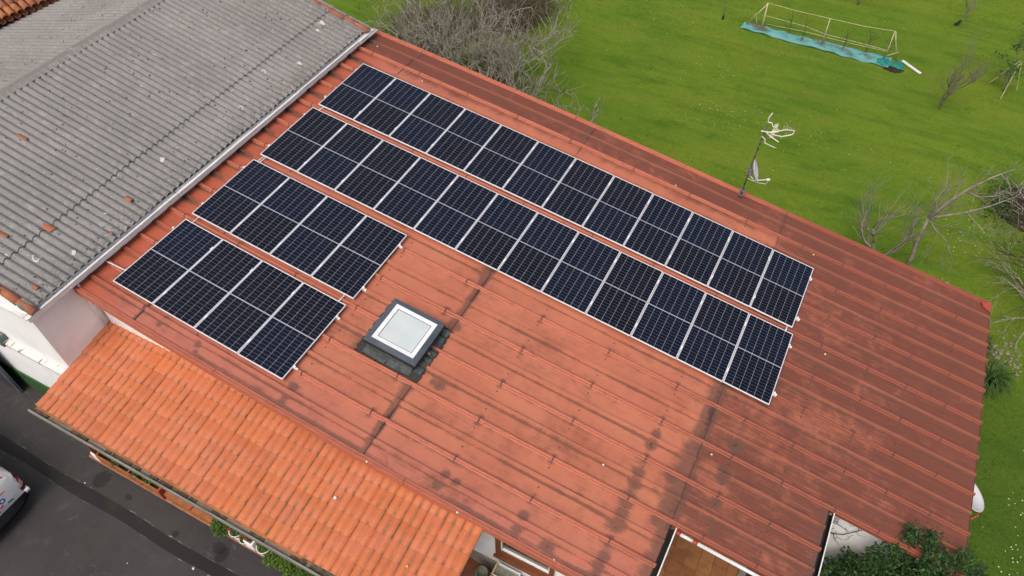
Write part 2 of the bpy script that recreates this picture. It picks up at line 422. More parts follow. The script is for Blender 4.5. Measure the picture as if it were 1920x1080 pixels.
M['glass'] = simple('dark_window_glass', (.012, .011, .011), (.02, .016, .014), 2, .12, .5)
M['wood'] = simple('varnished_wood', (.20, .066, .022), (.13, .04, .014), 2.5, .4, .4, stretch=(2, 2, 9))
M['palewood'] = simple('pale_timber', (.50, .38, .20), (.38, .28, .14), 4, .7, stretch=(2, 12, 12))
M['stone'] = None
def stonem():
    n = NT('ledge_stone', .85); o = n.world(); r = n.rand(); f = n.noise(n.mapped(o, (2, 2, 9)), 2.5, 4)
    c = n.mix(r, (.22, .18, .14), (.36, .31, .25)); n.color(n.mix(n.ramp(f, .4, .7), c, (.13, .115, .10))); n.bump(f, .01, .6); return n.m
M['stone'] = stonem()
def floortile(name, a, b):
    n = NT(name, .45, .4); o = n.world(); r = n.rand(); f = n.noise(o, 3.1, 5, .6, .5)
    c = n.mix(r, a, b); c = n.mix(n.math('MULTIPLY', n.ramp(f, .4, .7), .7), c, tuple(x * .45 for x in a)); n.color(c); return n.m
M['court'] = floortile('ochre_floor_tile', (.32, .15, .058), (.23, .09, .036))
M['quarry'] = floortile('red_quarry_tile', (.24, .085, .04), (.19, .065, .035))
M['kerbtile'] = floortile('pink_edge_tile', (.42, .20, .12), (.34, .14, .085))
M['grout'] = simple('grout', (.10, .065, .045), (.07, .05, .04), 10, .9)
M['concrete'] = simple('mossy_concrete', (.22, .22, .17), (.12, .13, .09), 5, .9, bump=.006)
M['soil'] = simple('soil', (.022, .017, .012), (.045, .035, .025), 12, .95, .1, bump=.03, bscale=25)
M['planter'] = simple('terracotta_planter', (.36, .135, .045), (.26, .09, .03), 5, .7)
M['bench'] = simple('orange_brown_planter', (.40, .14, .035), (.28, .10, .03), 5, .6)
M['pvc'] = simple('white_pvc', (.66, .67, .68), (.60, .60, .60), 2, .35, .5)
M['redpvc'] = simple('red_pvc', (.42, .07, .045), (.33, .05, .035), 4, .5)
M['pot'] = simple('white_plastic_pot', (.74, .73, .70), (.66, .64, .6), 5, .5)
M['galv'] = simple('galvanised_steel', (.30, .30, .30), (.10, .09, .085), 14, .5, .5, .4, stretch=(1, 1, 3))
M['mast'] = simple('banded_mast', (.055, .05, .045), (.12, .11, .10), 9, .6, stretch=(1, 1, 3))
M['dish'] = simple('dish_white', (.66, .66, .68), (.58, .57, .58), 2, .4, .4)
M['cream'] = simple('cream_plastic', (.72, .70, .60), (.62, .6, .5), 5, .5)
def tarp():
    n = NT('turquoise_ground_sheet', .6, .3); o = n.world()
    f = n.noise(n.mapped(o, (1, 9, 1)), 1.2, 4, .6, .4); g = n.noise(o, 7, 5, .7)
    c = n.mix(n.ramp(f, .35, .65), (.10, .31, .29), (.15, .37, .35))
    c = n.mix(n.math('MULTIPLY', n.ramp(g, .56, .7), .5), c, (.10, .14, .11)); n.color(c); n.bump(f, .03, .6); return n.m
M['tarp'] = tarp()
M['net'] = simple('green_netting', (.012, .14, .12), (.02, .22, .19), 14, .8)
M['door'] = simple('grey_metal_door', (.033, .038, .048), (.045, .05, .058), 3, .55)
M['doorframe'] = simple('light_grey_metal', (.13, .155, .17), (.10, .12, .13), 6, .45)
M['carwhite'] = NT('car_white_paint', .3, .5).color((.82, .83, .83)).m; M['carwhite'].node_tree.nodes['Principled BSDF'].inputs['Coat Weight'].default_value = .5
M['carblack'] = simple('black_bumper_plastic', (.010, .010, .012), (.015, .015, .017), 20, .8, .15, bump=.002)
M['lampred'] = NT('red_lens', .12, .6).color((.45, .012, .012)).m
M['lampdark'] = NT('dark_red_lens', .12, .6).color((.10, .008, .010)).m
M['lampclear'] = NT('clear_lens', .15, .6).color((.50, .47, .43)).m
M['tyre'] = simple('tyre_rubber', (.015, .015, .015), (.025, .024, .023), 12, .85)
M['orange'] = NT('orange_print', .4).color((.75, .10, .02)).m
M['blue'] = NT('blue_print', .4).color((.04, .12, .42)).m
M['redprint'] = NT('red_print', .4).color((.70, .07, .06)).m
M['greyprint'] = NT('grey_blue_print', .4).color((.10, .14, .22)).m

# ------------------------------------------------------------------ roof plane coordinates
UW = np.array([0.9894179359411822, 0, -0.14509358372405984]); VW = np.array([0, 1.0, 0]); NW = np.array([0.14509358372405984, 0, 0.9894179359411822])
RO = np.array([0, 0, 4.6])
# slight bow shaped into the roof to absorb lens distortion; polynomial in (u, v)
WC = np.array([[0.03693, -0.04286], [0.15689, 9.63669], [0.09513, -0.2495], [-0.11474, -0.09109], [-0.01402, 0.12411], [9.73726, 0.18446], [0.08195, 0.18971], [-0.09438, -0.36379], [0.14582, -0.02483], [0.52278, -0.13337], [-0.53616, -0.19404], [-0.04637, 0.19174], [-0.23348, -0.02228], [0.20975, -0.04829], [-0.05237, 0.00162]])
def RP(u, v, off=0.0):
    """roof coordinates (metres along the ribs, across them, above the sheet) -> world"""
    u = np.asarray(u, float); v = np.asarray(v, float); u, v, off = np.broadcast_arrays(u, v, np.asarray(off, float))
    s = np.clip((u - 11) / 6.4, 0, 1.2) ** 1.5
    v = v + (v + 3.2) * .045 * s
    T = 0; k = 0
    for i in range(5):
        for j in range(5 - i):
            T = T + ((u / 10) ** i * (v / 10) ** j)[..., None] * WC[k]; k += 1
    return RO + T[..., :1] * UW + T[..., 1:] * VW + (off - .12)[..., None] * NW
def rp(u, v, off=0.0): return tuple(RP(u, v, off))

JV = [.65 - .925 * j for j in range(11)]           # joints between sheets
CLIPU = [-.1, 1.4, 2.9, 4.41, 5.97, 7.76, 9.32, 10.87, 12.38, 13.46, 14.6, 15.54, 16.52]
SPOTS = [(10.87, -6.16, .12), (10.85, -6.43, .14), (10.86, -7.11, .16), (10.87, -7.35, .16), (10.87, -7.99, .15), (10.87, -8.26, .19), (10.9, -8.91, .15), (10.88, -9.12, .13), (10.9, -9.3, .12),
         (9.33, -8.95, .13), (9.34, -9.22, .12), (9.36, -9.36, .1), (10.87, -7.69, .2), (12.34, -6.25, .18), (12.36, -6.4, .14), (12.4, -6.88, .15), (12.37, -5.55, .2), (12.39, -7.31, .1), (12.5, -7.5, .08),
         (7.77, -8.96, .12), (7.75, -9.21, .11), (4.44, -8.92, .12), (4.44, -9.19, .09), (4.45, -9.32, .11), (6.75, -7.42, .14), (6.6, -7.42, .08), (1.4, -9.2, .07), (1.42, -9.0, .06), (2.35, -9.15, .09), (2.4, -9.3, .06),
         (5.0, -7.5, .2), (6.25, -7.72, .16), (6.35, -6.05, .14), (13.2, -2.2, .12), (9.95, -9.25, .16), (8.0, -9.0, .1)]
def fields(u, v):
    s = np.zeros_like(u)
    for us, wl, wr, v0, v1, a in ((6.3, .26, .10, -9.6, -4.3, 1.0), (11.72, .30, .15, -7.9, -4.2, .95), (11.0, .3, .3, -9.6, -8.9, .3), (.92, .12, .06, -9.6, -8.7, .8), (6.22, .14, .1, .6, 1.7, .7), (11.72, .12, .1, .6, 1.7, .55)):
        wv = .35 + 1.1 * vnoise(v * 2.1, us * 3 + 0 * v, 1)
        dl = np.where(u < us, (us - u) / (wl * wv), (u - us) / (wr * wv))
        s = np.maximum(s, a * np.exp(-dl ** 2 * 1.2) * ((v > v0) & (v < v1)) * (.60 + .6 * vnoise(v * 1.7, u * .8, 2)))
    s = np.maximum(s, 1.1 * np.exp(-((u - 11.72) / .16) ** 2) * (v < -4.2) * (v > -7.8) * .75)
    s = np.maximum(s, .7 * sstep(11.25, 11.75, u) * (v < -7.6) * (u < 11.9) )
    s = np.maximum(s, .65 * sstep(14.15, 14.5, u) * (v < -5.7) * (u < 14.7))
    s = np.maximum(s, 1.0 * np.exp(-((u - 6.3) / .012) ** 2)) if False else s
    for a, b, r in SPOTS:
        d2 = ((u - a) ** 2 + (v - b) ** 2) / r ** 2
        s = np.maximum(s, .82 * np.exp(-d2 * .8)); s = np.maximum(s, 1.2 * np.exp(-d2 * 18))
    for j in JV:
        for c in CLIPU:
            amp = .35 + .45 * float(vnoise(c * 3.1, j * 2.3, 4)); amp = amp * (1.0 if c > 5 else .7)
            for dv in (.085, -.085):
                s = np.maximum(s, (amp + .05) * np.exp(-(((u - c) / .10) ** 2 + ((v - j - dv) / .075) ** 2)))
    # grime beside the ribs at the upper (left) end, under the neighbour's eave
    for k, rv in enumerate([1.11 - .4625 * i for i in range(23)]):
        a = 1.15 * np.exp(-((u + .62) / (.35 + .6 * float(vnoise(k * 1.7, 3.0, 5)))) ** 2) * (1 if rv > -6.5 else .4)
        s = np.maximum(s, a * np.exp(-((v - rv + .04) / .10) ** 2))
        a2 = .60 + .38 * np.clip(vnoise(u * .9, rv * 5 + 0 * u, 6) * 1.6 - .4, 0, 1)  # dark lines beside every rib: shade painted into the colour
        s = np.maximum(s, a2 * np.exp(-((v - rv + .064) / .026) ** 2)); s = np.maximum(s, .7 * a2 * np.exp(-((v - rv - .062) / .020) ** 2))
    # bottom verge line
    s = np.maximum(s, (.25 + .7 * vnoise(u * .8, 0 * u + 2, 7)) * np.exp(-((v + 9.35) / .07) ** 2) * sstep(1.8, 2.6, u))
    # film of weathering
    wth = .80 * sstep(11.45, 11.85, u) * sstep(-8.2, -6.2, v + .6 * vnoise(u, v, 8)) + .42 * sstep(11.6, 11.8, u) * (1 - sstep(-8.2, -6.2, v))
    wth = np.maximum(wth, .30 + 0 * u); wth = np.maximum(wth, .85 * sstep(.05, .8, v) )
    wth = np.maximum(wth, .95 * sstep(.6, .95, v) * sstep(6, 2, u))
    wth = np.maximum(wth, .35 * sstep(8.8, 11.2, u) * sstep(-9.5, -6, v) * (v < -4.0) * (.4 + vnoise(u * 1.1, v * 2, 9)))
    wth = wth
    wth = np.maximum(wth, (.66 + .3 * sstep(13, 17, u)) * sstep(12.6, 13.2, u))
    wth = wth - .3 * np.exp(-(((u - 12.3) / .5) ** 2 + ((v + 6.6) / .35) ** 2)) - .18 * np.exp(-(((u - 14.3) / 1.2) ** 2 + ((v + 4.0) / .5) ** 2)) - .12 * np.exp(-(((u - 15.3) / 1.6) ** 2 + ((v + 4.9) / .6) ** 2))
    wth = np.maximum(wth, .55 * sstep(10.0, 11.6, u) * sstep(-9.5, -8, v) * .8); wth = wth + .30 * (vnoise(u * .9, v * 1.9, 12) - .5)
    pink = np.clip(.75 * sstep(4.5, 0, u) + .55 * sstep(-8.2, -9.3, v), 0, .85)
    scr = sstep(12.6, 13.2, u) * sstep(-5.4, -6.2, v) + .25 * (u > 13) * (v < -3)
    crest = np.zeros_like(u)
    for k in range(24): crest = np.maximum(crest, np.exp(-((v - (1.11 - .925 * k)) / .034) ** 4))
    return dict(crest=crest, fresh=sstep(.9, -.5, u) * .85, smudge_shade=s, weather=np.clip(wth, 0, 1.3), pink=pink, scratch=scr)

# ------------------------------------------------------------------ ground
def lawn():
    xs = np.concatenate([np.linspace(-130, -15, 12)[:-1], np.linspace(-15, 30, 91), np.linspace(30, 130, 12)[1:]])
    ys = np.concatenate([np.linspace(-130, -12, 12)[:-1], np.linspace(-12, 33, 91), np.linspace(33, 130, 12)[1:]])
    X, Y = np.meshgrid(xs, ys, indexing='ij'); Z = -.5 + .05 * (vnoise(X * .6, Y * .6, 3) - .5)
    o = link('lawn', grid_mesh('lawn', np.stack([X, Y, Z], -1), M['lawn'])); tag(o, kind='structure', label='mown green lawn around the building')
lawn()
def gz(x, y): return -.5 + .05 * (float(vnoise(x * .6, y * .6, 3)) - .5)
MB().box(-60, 8.15, -60, -9.3, -.7, 0).build('asphalt_yard', M['asphalt'], kind='structure', label='grey asphalt yard in front of the tiled canopy')
pt = []
xs = np.linspace(-20, 9, 60)
P = np.zeros((60, 2, 3))
for i, x in enumerate(xs): P[i, 0] = (x, -11.75 + .02 * math.sin(x * 2.1), .004); P[i, 1] = (x, -11.49 + .02 * math.sin(x * 1.7 + 1), .004)
tag(link('asphalt_patch', grid_mesh('asphalt_patch', P, M['patch'])), kind='structure', label='darker strip of relaid asphalt along the yard')
for yy, sd in ((-11.765, 0), (-11.475, 3)):
    b = MB(); x = -9.
    while x < 8:
        L = rnd.uniform(.05, .45); wd = rnd.uniform(.006, .022)
        if rnd.random() < .75:
            k = yy + .02 * math.sin(x * (2.1 if sd == 0 else 1.7) + (0 if sd == 0 else 1))
            b.add([(x, k - wd, .009), (x + L * .5, k - wd * rnd.uniform(.2, 1.6), .009), (x + L, k - wd * .3, .009), (x + L, k + wd * .4, .009), (x + L * .4, k + wd, .009), (x, k + wd * .5, .009)], [(0, 1, 2, 3, 4, 5)])
        x += L + rnd.uniform(0, .3)
    b.build('mortar_line', M['line'], kind='structure')
bits = MB()
for cx, cy, r in ((2.98, -11.80, .035), (3.75, -11.79, .05), (3.85, -11.82, .03), (1.65, -12.35, .015), (-.6, -11.45, .02)):
    bits.prism([(cx + r * rnd.uniform(.6, 1.2) * math.cos(a), cy + r * .6 * rnd.uniform(.6, 1.2) * math.sin(a)) for a in np.linspace(0, 6.28, 9)[:-1]], .01, 'z', .001)
bits.build('mortar_crumbs', M['white'], kind='stuff', label='white mortar crumbs beside the dark asphalt strip')

# ------------------------------------------------------------------ main building
B = empty('farm_building', (8, -4, 0), label='long low building with a rusty red sheet metal roof carrying solar panels', cat='building')
BI = Matrix.Translation((-8, 4, 0))
def bpart(mb, name, mat, parent=None, smooth=False, label=None):
    o = mb.build(name, mat, None, smooth)
    o.parent = parent or B
    if parent is None: o.location = (-8, 4, 0)
    if label: o['label'] = label
    return o
def prism_z(pts, z0, z1): return MB().prism(pts, z1 - z0, 'z', z0)
# walls as sloping-top slabs
def zroof(x): # underside of the roof slab at world x
    return 4.6 - .12 * 1.0 - .1466 * x - .17
def wall_x(y, x0, x1, zb, t=.2):      # wall in the plane y, running along x
    return MB().add([(x0, y, zb), (x1, y, zb), (x1, y + t, zb), (x0, y + t, zb), (x0, y, zroof(x0)), (x1, y, zroof(x1)), (x1, y + t, zroof(x1)), (x0, y + t, zroof(x0))],
                    [(0, 3, 2, 1), (4, 5, 6, 7), (0, 1, 5, 4), (1, 2, 6, 5), (2, 3, 7, 6), (3, 0, 4, 7)])
def wall_y(x, y0, y1, zb, t=.2):
    return MB().box(x, x + t, y0, y1, zb, zroof(x + t))
# front wall has a window opening x 8.80..10.02, z 1.45..2.55
bpart(wall_x(-9.0, -.5, 8.80, -.5), 'wall', M['wall'])
bpart(MB().box(8.80, 10.02, -9.0, -8.8, -.5, 1.45), 'wall', M['wall'])
bpart(MB().box(8.80, 10.02, -9.0, -8.8, 2.56, zroof(10.02)), 'wall', M['wall'])
bpart(wall_x(-9.0, 10.02, 11.45, -.5), 'wall', M['wall'])
bpart(wall_y(11.25, -8.8, -7.2, -.5), 'wall', M['wall'])
bpart(wall_x(-7.2, 11.45, 14.2, -.5), 'wall', M['wall']) if False else None
bpart(wall_y(11.45, -7.2, -5.6, -.5), 'wall', M['wall'])
bpart(wall_x(-5.6, 11.65, 14.3, -.5), 'wall', M['wall'])
bpart(wall_x(-5.45, 14.3, 16.4, -.5, .2), 'wall', M['wall'])
bpart(wall_y(16.2, -5.25, 1.2, -.5), 'wall', M['wall'])
bpart(wall_x(1.2, -.5, 16.4, -.5), 'wall', M['wall'])
# roof
RF = empty('roof'); RF.parent = B; RF.location = (-8, 4, 0)
def rpart(name, me, **k):
    o = link(name, me, RF); return tag(o, **k)
segs_all = [(-1.0, .92), (.92, 6.3), (6.3, 11.76), (11.76, 17.43)]
strips = [(1.60, .65)] + [(JV[j], JV[j + 1]) for j in range(10)] + [(JV[10], -9.48)]
def strip_v(vt, vb):
    a = [vt - .03, vt - .045]
    mid = (vt + vb) / 2 if vt < 1.5 and vb > -9.4 else (1.11 if vt > 1.5 else -9.06)
    c = list(np.linspace(vt - .09, mid + .075, 6)) + [mid + .052, mid + .044, mid + .030, mid + .012, mid - .012, mid - .030, mid - .044, mid - .052] + list(np.linspace(mid - .075, vb + .09, 6)) + [vb + .045, vb + .03]
    vv = np.array(a + c); h = .056 * np.clip((.050 - np.abs(vv - mid)) / .020, 0, 1)
    h = np.where((vv > vt - .04) | (vv < vb + .04), .012, h)
    return vv, h
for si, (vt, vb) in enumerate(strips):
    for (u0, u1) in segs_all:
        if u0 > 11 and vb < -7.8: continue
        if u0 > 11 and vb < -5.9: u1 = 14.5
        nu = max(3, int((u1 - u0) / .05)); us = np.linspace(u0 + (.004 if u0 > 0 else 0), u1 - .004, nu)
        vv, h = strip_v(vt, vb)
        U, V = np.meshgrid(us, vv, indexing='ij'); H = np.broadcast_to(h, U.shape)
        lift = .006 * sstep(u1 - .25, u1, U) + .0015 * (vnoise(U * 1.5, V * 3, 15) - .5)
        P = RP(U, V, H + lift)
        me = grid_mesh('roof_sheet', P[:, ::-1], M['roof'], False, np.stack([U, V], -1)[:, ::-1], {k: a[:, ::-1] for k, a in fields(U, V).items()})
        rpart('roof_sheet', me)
# insulated core below the sheets
def core(u0, u1, v0, v1):
    mb = MB(); us = np.linspace(u0, u1, 12); N = len(us)
    V = [rp(u, v0, -.008) for u in us] + [rp(u, v1, -.008) for u in us] + [rp(u, v0, -.08) for u in us] + [rp(u, v1, -.08) for u in us]
    F = []
    for i in range(N - 1):
        F += [(i, i + 1, N + i + 1, N + i), (2 * N + i, 3 * N + i, 3 * N + i + 1, 2 * N + i + 1), (i, 2 * N + i, 2 * N + i + 1, i + 1), (N + i, N + i + 1, 3 * N + i + 1, 3 * N + i)]
    F += [(0, N, 3 * N, 2 * N), (N - 1, 3 * N - 1, 4 * N - 1, 2 * N - 1)]
    return mb.add(V, F)
for a in ((-1.0, 11.74, -9.42, 1.56), (11.76, 17.4, -5.8, 1.56), (11.76, 14.46, -7.62, -5.83)):
    rpart('insulation_core', core(*a).mesh('insulation_core', M['cap']))
def cap_mesh(v, u0, u1, hw=.036, h=.066, n=None, vend=None):
    n = n or max(2, int((u1 - u0) / .5)); us = np.linspace(u0, u1, n); mb = MB(); prof = [(-hw - .016, .004), (-hw, .012), (-hw * .75, h * .85), (-hw * .4, h), (hw * .4, h), (hw * .75, h * .85), (hw, .012), (hw + .016, .004)]
    V = []
    for u in us: V += [rp(u, v + a, b) for a, b in prof]
    k = len(prof); F = []
    for i in range(n - 1):
        for j in range(k - 1): F.append((i * k + j, i * k + k + j, i * k + k + j + 1, i * k + j + 1))
    F += [tuple(range(k)), tuple(range((n - 1) * k + k - 1, (n - 1) * k - 1, -1))]
    return mb.add(V, F)
for j, v in enumerate(JV):
    umax = 17.45 if v > -5.9 else (14.52 if v > -7.7 else 11.78)
    cl = [c for c in CLIPU if c < umax - .3]; ends = [-1.0] + [c - .014 for c in cl] + [umax]; st = [-1.0] + [c + .014 for c in cl]
    for a, b in zip(st, ends[1:]):
        rpart('rib_cap', cap_mesh(v, a, b).mesh('rib_cap', M['cap']))
    for c in cl:
        mb = cap_mesh(v, c - .010, c + .010, .044, .070, 2); rpart('rib_clip', mb.mesh('rib_clip', M['clip']))
# screw heads in pairs between joints
sc = MB()
for c in (4.43, 7.76, 9.33, 10.88, 12.38, 13.46, 14.6, 15.54, 16.52):
    for j in range(-1, 10):
        v = (JV[j] if j >= 0 else 1.575) - (.20 if j >= 0 else .3)
        if c > 11.7 and v < -7.5 or c > 14.4 and v < -5.7: continue
        for dv in (0, -.45):
            if v + dv < -9.35: continue
            p = RP(c, v + dv, .003); sc.lathe([(.016, 0), (.016, .006), (.006, .013), (.001, .013)], 6, p)
rpart('screw_heads', sc.mesh('screw_heads', M['clip']), kind='stuff')
# verge flashings
def flash(v, u0, u1, side, name='verge_flashing', w=.10, drop=.13):
    us = np.linspace(u0, u1, max(3, int((u1 - u0) / .4))); mb = MB(); s = side
    prof = [(-s * w, .006), (-s * w * .9, .030), (-s * .03, .034), (-s * .02, .055), (s * .012, .055), (s * .016, -drop), (s * .004, -drop)]
    V = []; k = len(prof)
    for u in us: V += [rp(u, v + a, b) for a, b in prof]
    F = [(i * k + j, i * k + k + j, i * k + k + j + 1, i * k + j + 1) for i in range(len(us) - 1) for j in range(k - 1)]
    F += [tuple(range(k)), tuple(range((len(us) - 1) * k, len(us) * k))]
    rpart(name, mb.add(V, F).mesh(name, M['cap']))
for a, b in ((-1.0, 5.7), (5.72, 11.73), (11.75, 17.43)): flash(1.62, a, b, 1)
for a, b in ((-1.0, 3.0), (3.01, 7.2), (7.21, 11.76)): flash(-9.49, a, b, -1)
flash(-7.70, 11.78, 14.48, -1); flash(-5.84, 14.52, 17.43, -1)
# lap lines: tiny dark shadow gap strips where sheets overlap lengthwise
for us_, v0, v1 in ((.92, -9.44, 1.55), (6.3, -9.44, 1.55), (11.75, -7.6, 1.55)):
    vs = np.linspace(v0, v1, 40); mb = MB(); V = []
    for v in vs: V += [rp(us_ - .004, v, .0165), rp(us_ + .004, v, .0165), rp(us_ + .004, v, .006), rp(us_ - .004, v, .006)]
    F = [(i * 4 + a, i * 4 + (a + 1) % 4, i * 4 + 4 + (a + 1) % 4, i * 4 + 4 + a) for i in range(39) for a in range(4)]
    rpart('lap_gap_strip', mb.add(V, F).mesh('lap_gap_strip', M['leaddark']))
# eave trims at the right ends
def eave(u, v0, v1):
    vs = np.linspace(v0, v1, 14); mb = MB(); V = []
    for v in vs: V += [rp(u, v, .012), rp(u + .012, v, .010), rp(u + .012, v, -.12), rp(u, v, -.12)]
    F = [(i * 4 + a, i * 4 + 4 + a, i * 4 + 4 + (a + 1) % 4, i * 4 + (a + 1) % 4) for i in range(13) for a in range(4)]
    return mb.add(V, F + [(0, 1, 2, 3), (55, 54, 53, 52)])
rpart('eave_trim', eave(17.432, -5.84, 1.62).mesh('eave_trim', M['clip']))
# open end gutters with a black channel and thin white lip
def end_gutter(u, v0, v1):
    pr_ = [(0.0, -.02), (.0, -.17), (.085, -.17), (.085, -.015), (.105, -.015), (.105, -.19), (-.02, -.19), (-.02, -.02)]
    k = len(pr_); vs = (v0, v1); V = []
    for v in vs: V += [rp(u + a, v, b) for a, b in pr_]
    F = [(j, k + j, k + (j + 1) % k, (j + 1) % k) for j in range(k)]
    o = rpart('eave_gutter', MB().add(V, F).mesh('eave_gutter', M['black']))
    V = [rp(u + a, v, b) for v in vs for a, b in ((.083, -.013), (.108, -.013), (.112, -.05), (.106, -.05))]
    rpart('gutter_lip', MB().add(V, [(j, 4 + j, 4 + (j + 1) % 4, (j + 1) % 4) for j in range(4)]).mesh('gutter_lip', M['white']))
end_gutter(11.79, -7.74, -9.5); end_gutter(14.53, -5.88, -7.75)
# torn red patch at the far right corner
rpart('repair_patch', MB().add([rp(17.15, 1.55, .06), rp(17.42, 1.6, .06), rp(17.42, 1.3, .06), rp(17.2, 1.38, .06), rp(17.15, 1.55, .035), rp(17.42, 1.6, .035), rp(17.42, 1.3, .035), rp(17.2, 1.38, .035)],
      [(0, 3, 2, 1), (4, 5, 6, 7), (0, 1, 5, 4), (1, 2, 6, 5), (2, 3, 7, 6), (3, 0, 4, 7)]).mesh('repair_patch', M['redpvc']), label='bright red repair patch on the far corner of the roof')
# window
W_ = empty('window'); W_.parent = B; W_.location = (-8, 4, 0)
MB().box(8.80, 8.91, -9.06, -8.92, 1.45, 2.56).box(9.93, 10.02, -9.06, -8.92, 1.45, 2.56).box(8.912, 9.928, -9.06, -8.92, 1.45, 1.74).box(8.912, 9.928, -9.06, -8.92, 2.50, 2.56).build('frame', M['wood'], W_)
MB().box(8.912, 8.935, -9.035, -8.95, 1.742, 2.498).box(9.905, 9.928, -9.035, -8.95, 1.742, 2.498).box(8.937, 9.903, -9.035, -8.95, 1.742, 1.768).build('bead', M['gloss'], W_)
MB().box(8.937, 9.903, -8.99, -8.98, 1.77, 2.498).build('pane', M['glass'], W_)
MB().box(8.77, 10.05, -9.11, -9.062, 1.40, 1.475).build('sill', M['wood'], W_)
# stone plinth courses
for r in range(5):
    x = 7.9 + .12 * (r % 2)
    while x < 11.4:
        L = rnd.uniform(.22, .5); z = .44 + r * .086
        o = MB().box(x, min(x + L, 11.44) - .006, -9.04 - rnd.uniform(0, .018), -9.002, z + .003, z + .083).build('stone', M['stone'], B); o.location = (-8, 4, 0)
        x += L
# front porch canopy ------------------------------------------------
CN = empty('porch_canopy', (4, -10, 0), label='lean-to porch roof of orange clay tiles along the front wall', cat='canopy')
def cz(y): return 3.2 + .18 * (y + 9)
def ctile_mesh(nc):
    pts = 9; L = .385; W = .173 * nc; n = pts * nc - (nc - 1); V = []; uvl = []
    sx = np.linspace(0, nc, n); prof = np.abs(np.sin(np.pi * sx)) ** .8
    me_v = []; uv_ = []
    ts = [0, .5, .97, 1.0]
    for t in ts:
        for s_, p in zip(sx, prof):
            x = s_ * .173 - W / 2
            z = .042 * p + .016 * t - .008 * (t > .99)
            me_v.append((x, -t * L, z)); uv_.append((p, t))
    for s_, p in zip(sx, prof):
        me_v.append((s_ * .173 - W / 2, -L + .002, .038 * p + .002 - .006)); uv_.append((p, 1))
    F = [(r * n + i, r * n + n + i, r * n + n + i + 1, r * n + i + 1) for r in range(len(ts)) for i in range(n - 1)]
    me = bpy.data.meshes.new('roof_tile'); me.from_pydata(me_v, [], F); me.materials.append(M['tile'])
    l = me.uv_layers.new(name='UVMap')
    for lp in me.loops: l.data[lp.index].uv = uv_[lp.vertex_index]
    me.polygons.foreach_set('use_smooth', [True] * len(me.polygons)); me.update(); return me
tm = ctile_mesh(2); tilt = math.atan(.18)
crs = [-9.14, -9.475, -9.81, -10.145, -10.47, -10.785, -11.095]
for ri, yl in enumerate(crs):
    for ci in range(27):
        x = -.62 + .346 * ci + .173
        if ri == 0 and x > 5.5: continue
        o = link('roof_tile', tm, CN)
        yt = yl + .385 * math.cos(tilt)
        o.location = (x - 4 + rnd.uniform(-.003, .003), yt + 10 + rnd.uniform(-.008, .008), cz(yt) + .012 - .005 * (x + .6) + rnd.uniform(0, .005))
        o.rotation_euler = (tilt - .03 + rnd.uniform(-.010, .010), rnd.uniform(-.012, .012), rnd.uniform(-.010, .010))
MB().add([(-.6, -8.99, cz(-8.99) - .02), (8.7, -8.99, cz(-8.99) - .11), (8.7, -11.12, cz(-11.12) - .11), (-.6, -11.12, cz(-11.12) - .02), (-.6, -8.99, cz(-8.99) - .07), (8.7, -8.99, cz(-8.99) - .16), (8.7, -11.12, cz(-11.12) - .16), (-.6, -11.12, cz(-11.12) - .07)],
         [(0, 3, 2, 1), (4, 5, 6, 7), (0, 1, 5, 4), (1, 2, 6, 5), (2, 3, 7, 6), (3, 0, 4, 7)]).build('roof_deck', M['planter'], CN).location = (-4, 10, 0)
g = MB()
pr_ = [(-11.065, 2.80), (-11.065, 2.71), (-11.20, 2.71), (-11.205, 2.80), (-11.235, 2.80), (-11.235, 2.69), (-11.05, 2.69), (-11.05, 2.80)]
g.prism([(a, b) for a, b in pr_], 9.6, 'x', -.72)
o = g.build('gutter', M['zinc'], CN); o.location = (-4, 10, 0)
s_ = MB(); x = -.7
while x < 8.5:
    L = rnd.uniform(.1, .5)
    if rnd.random() < .7: s_.prism([(x, -11.20), (x + L, -11.20 + rnd.uniform(0, .03)), (x + L, -11.07), (x, -11.07)], .02 + rnd.uniform(0, .02), 'z', 2.711)
    x += L + rnd.uniform(0, .1)
s_.build('gutter_silt', M['moss'], CN, kind='stuff').location = (-4, 10, 0)
MB().box(-.55, 8.6, -10.95, -10.83, 2.52, 2.66).build('beam', M['wood'], CN).location = (-4, 10, 0)
for x0 in (-.74, 3.74, 8.2):
    MB().box(x0, x0 + .24, -10.93, -10.75, .166, .46, .008).build('pillar', M['wall'], CN).location = (-4, 10, 0)
    MB().box(x0 + .04, x0 + .19, -10.91, -10.78, .461, 2.52).build('post', M['wood'], CN).location = (-4, 10, 0)
# porch slab with edge tiles
MB().box(-.93, 8.15, -10.90, -9.0, -.4, .142).build('porch_floor', M['grout'], kind='structure', label='raised porch slab under the tiled canopy')
em = MB().box(0, .318, 0, .205, 0, .02, .003).mesh('edge_tile', M['kerbtile']); k = 0
tf = bpy.data.objects['porch_floor']
for i in range(28): o = link('edge_tile', em, tf, (-.93 + i * .324, -10.955, .143 + rnd.uniform(0, .002)))
em2 = MB().box(0, .318, 0, .318, 0, .02, .003).mesh('floor_tile', M['quarry'])
for i in range(28):
    for j in range(3): link('floor_tile', em2, tf, (-.93 + i * .324, -10.745 + j * .324, .1435))
MB().box(8.16, 11.4, -12.5, -9.0, -.4, .42).build('terrace_floor', M['grout'], kind='structure', label='red tiled terrace below the wooden window')
tf = bpy.data.objects['terrace_floor']
for i in range(10):
    for j in range(7): link('floor_tile', em2, tf, (8.17 + i * .324, -9.37 - j * .324, .421))

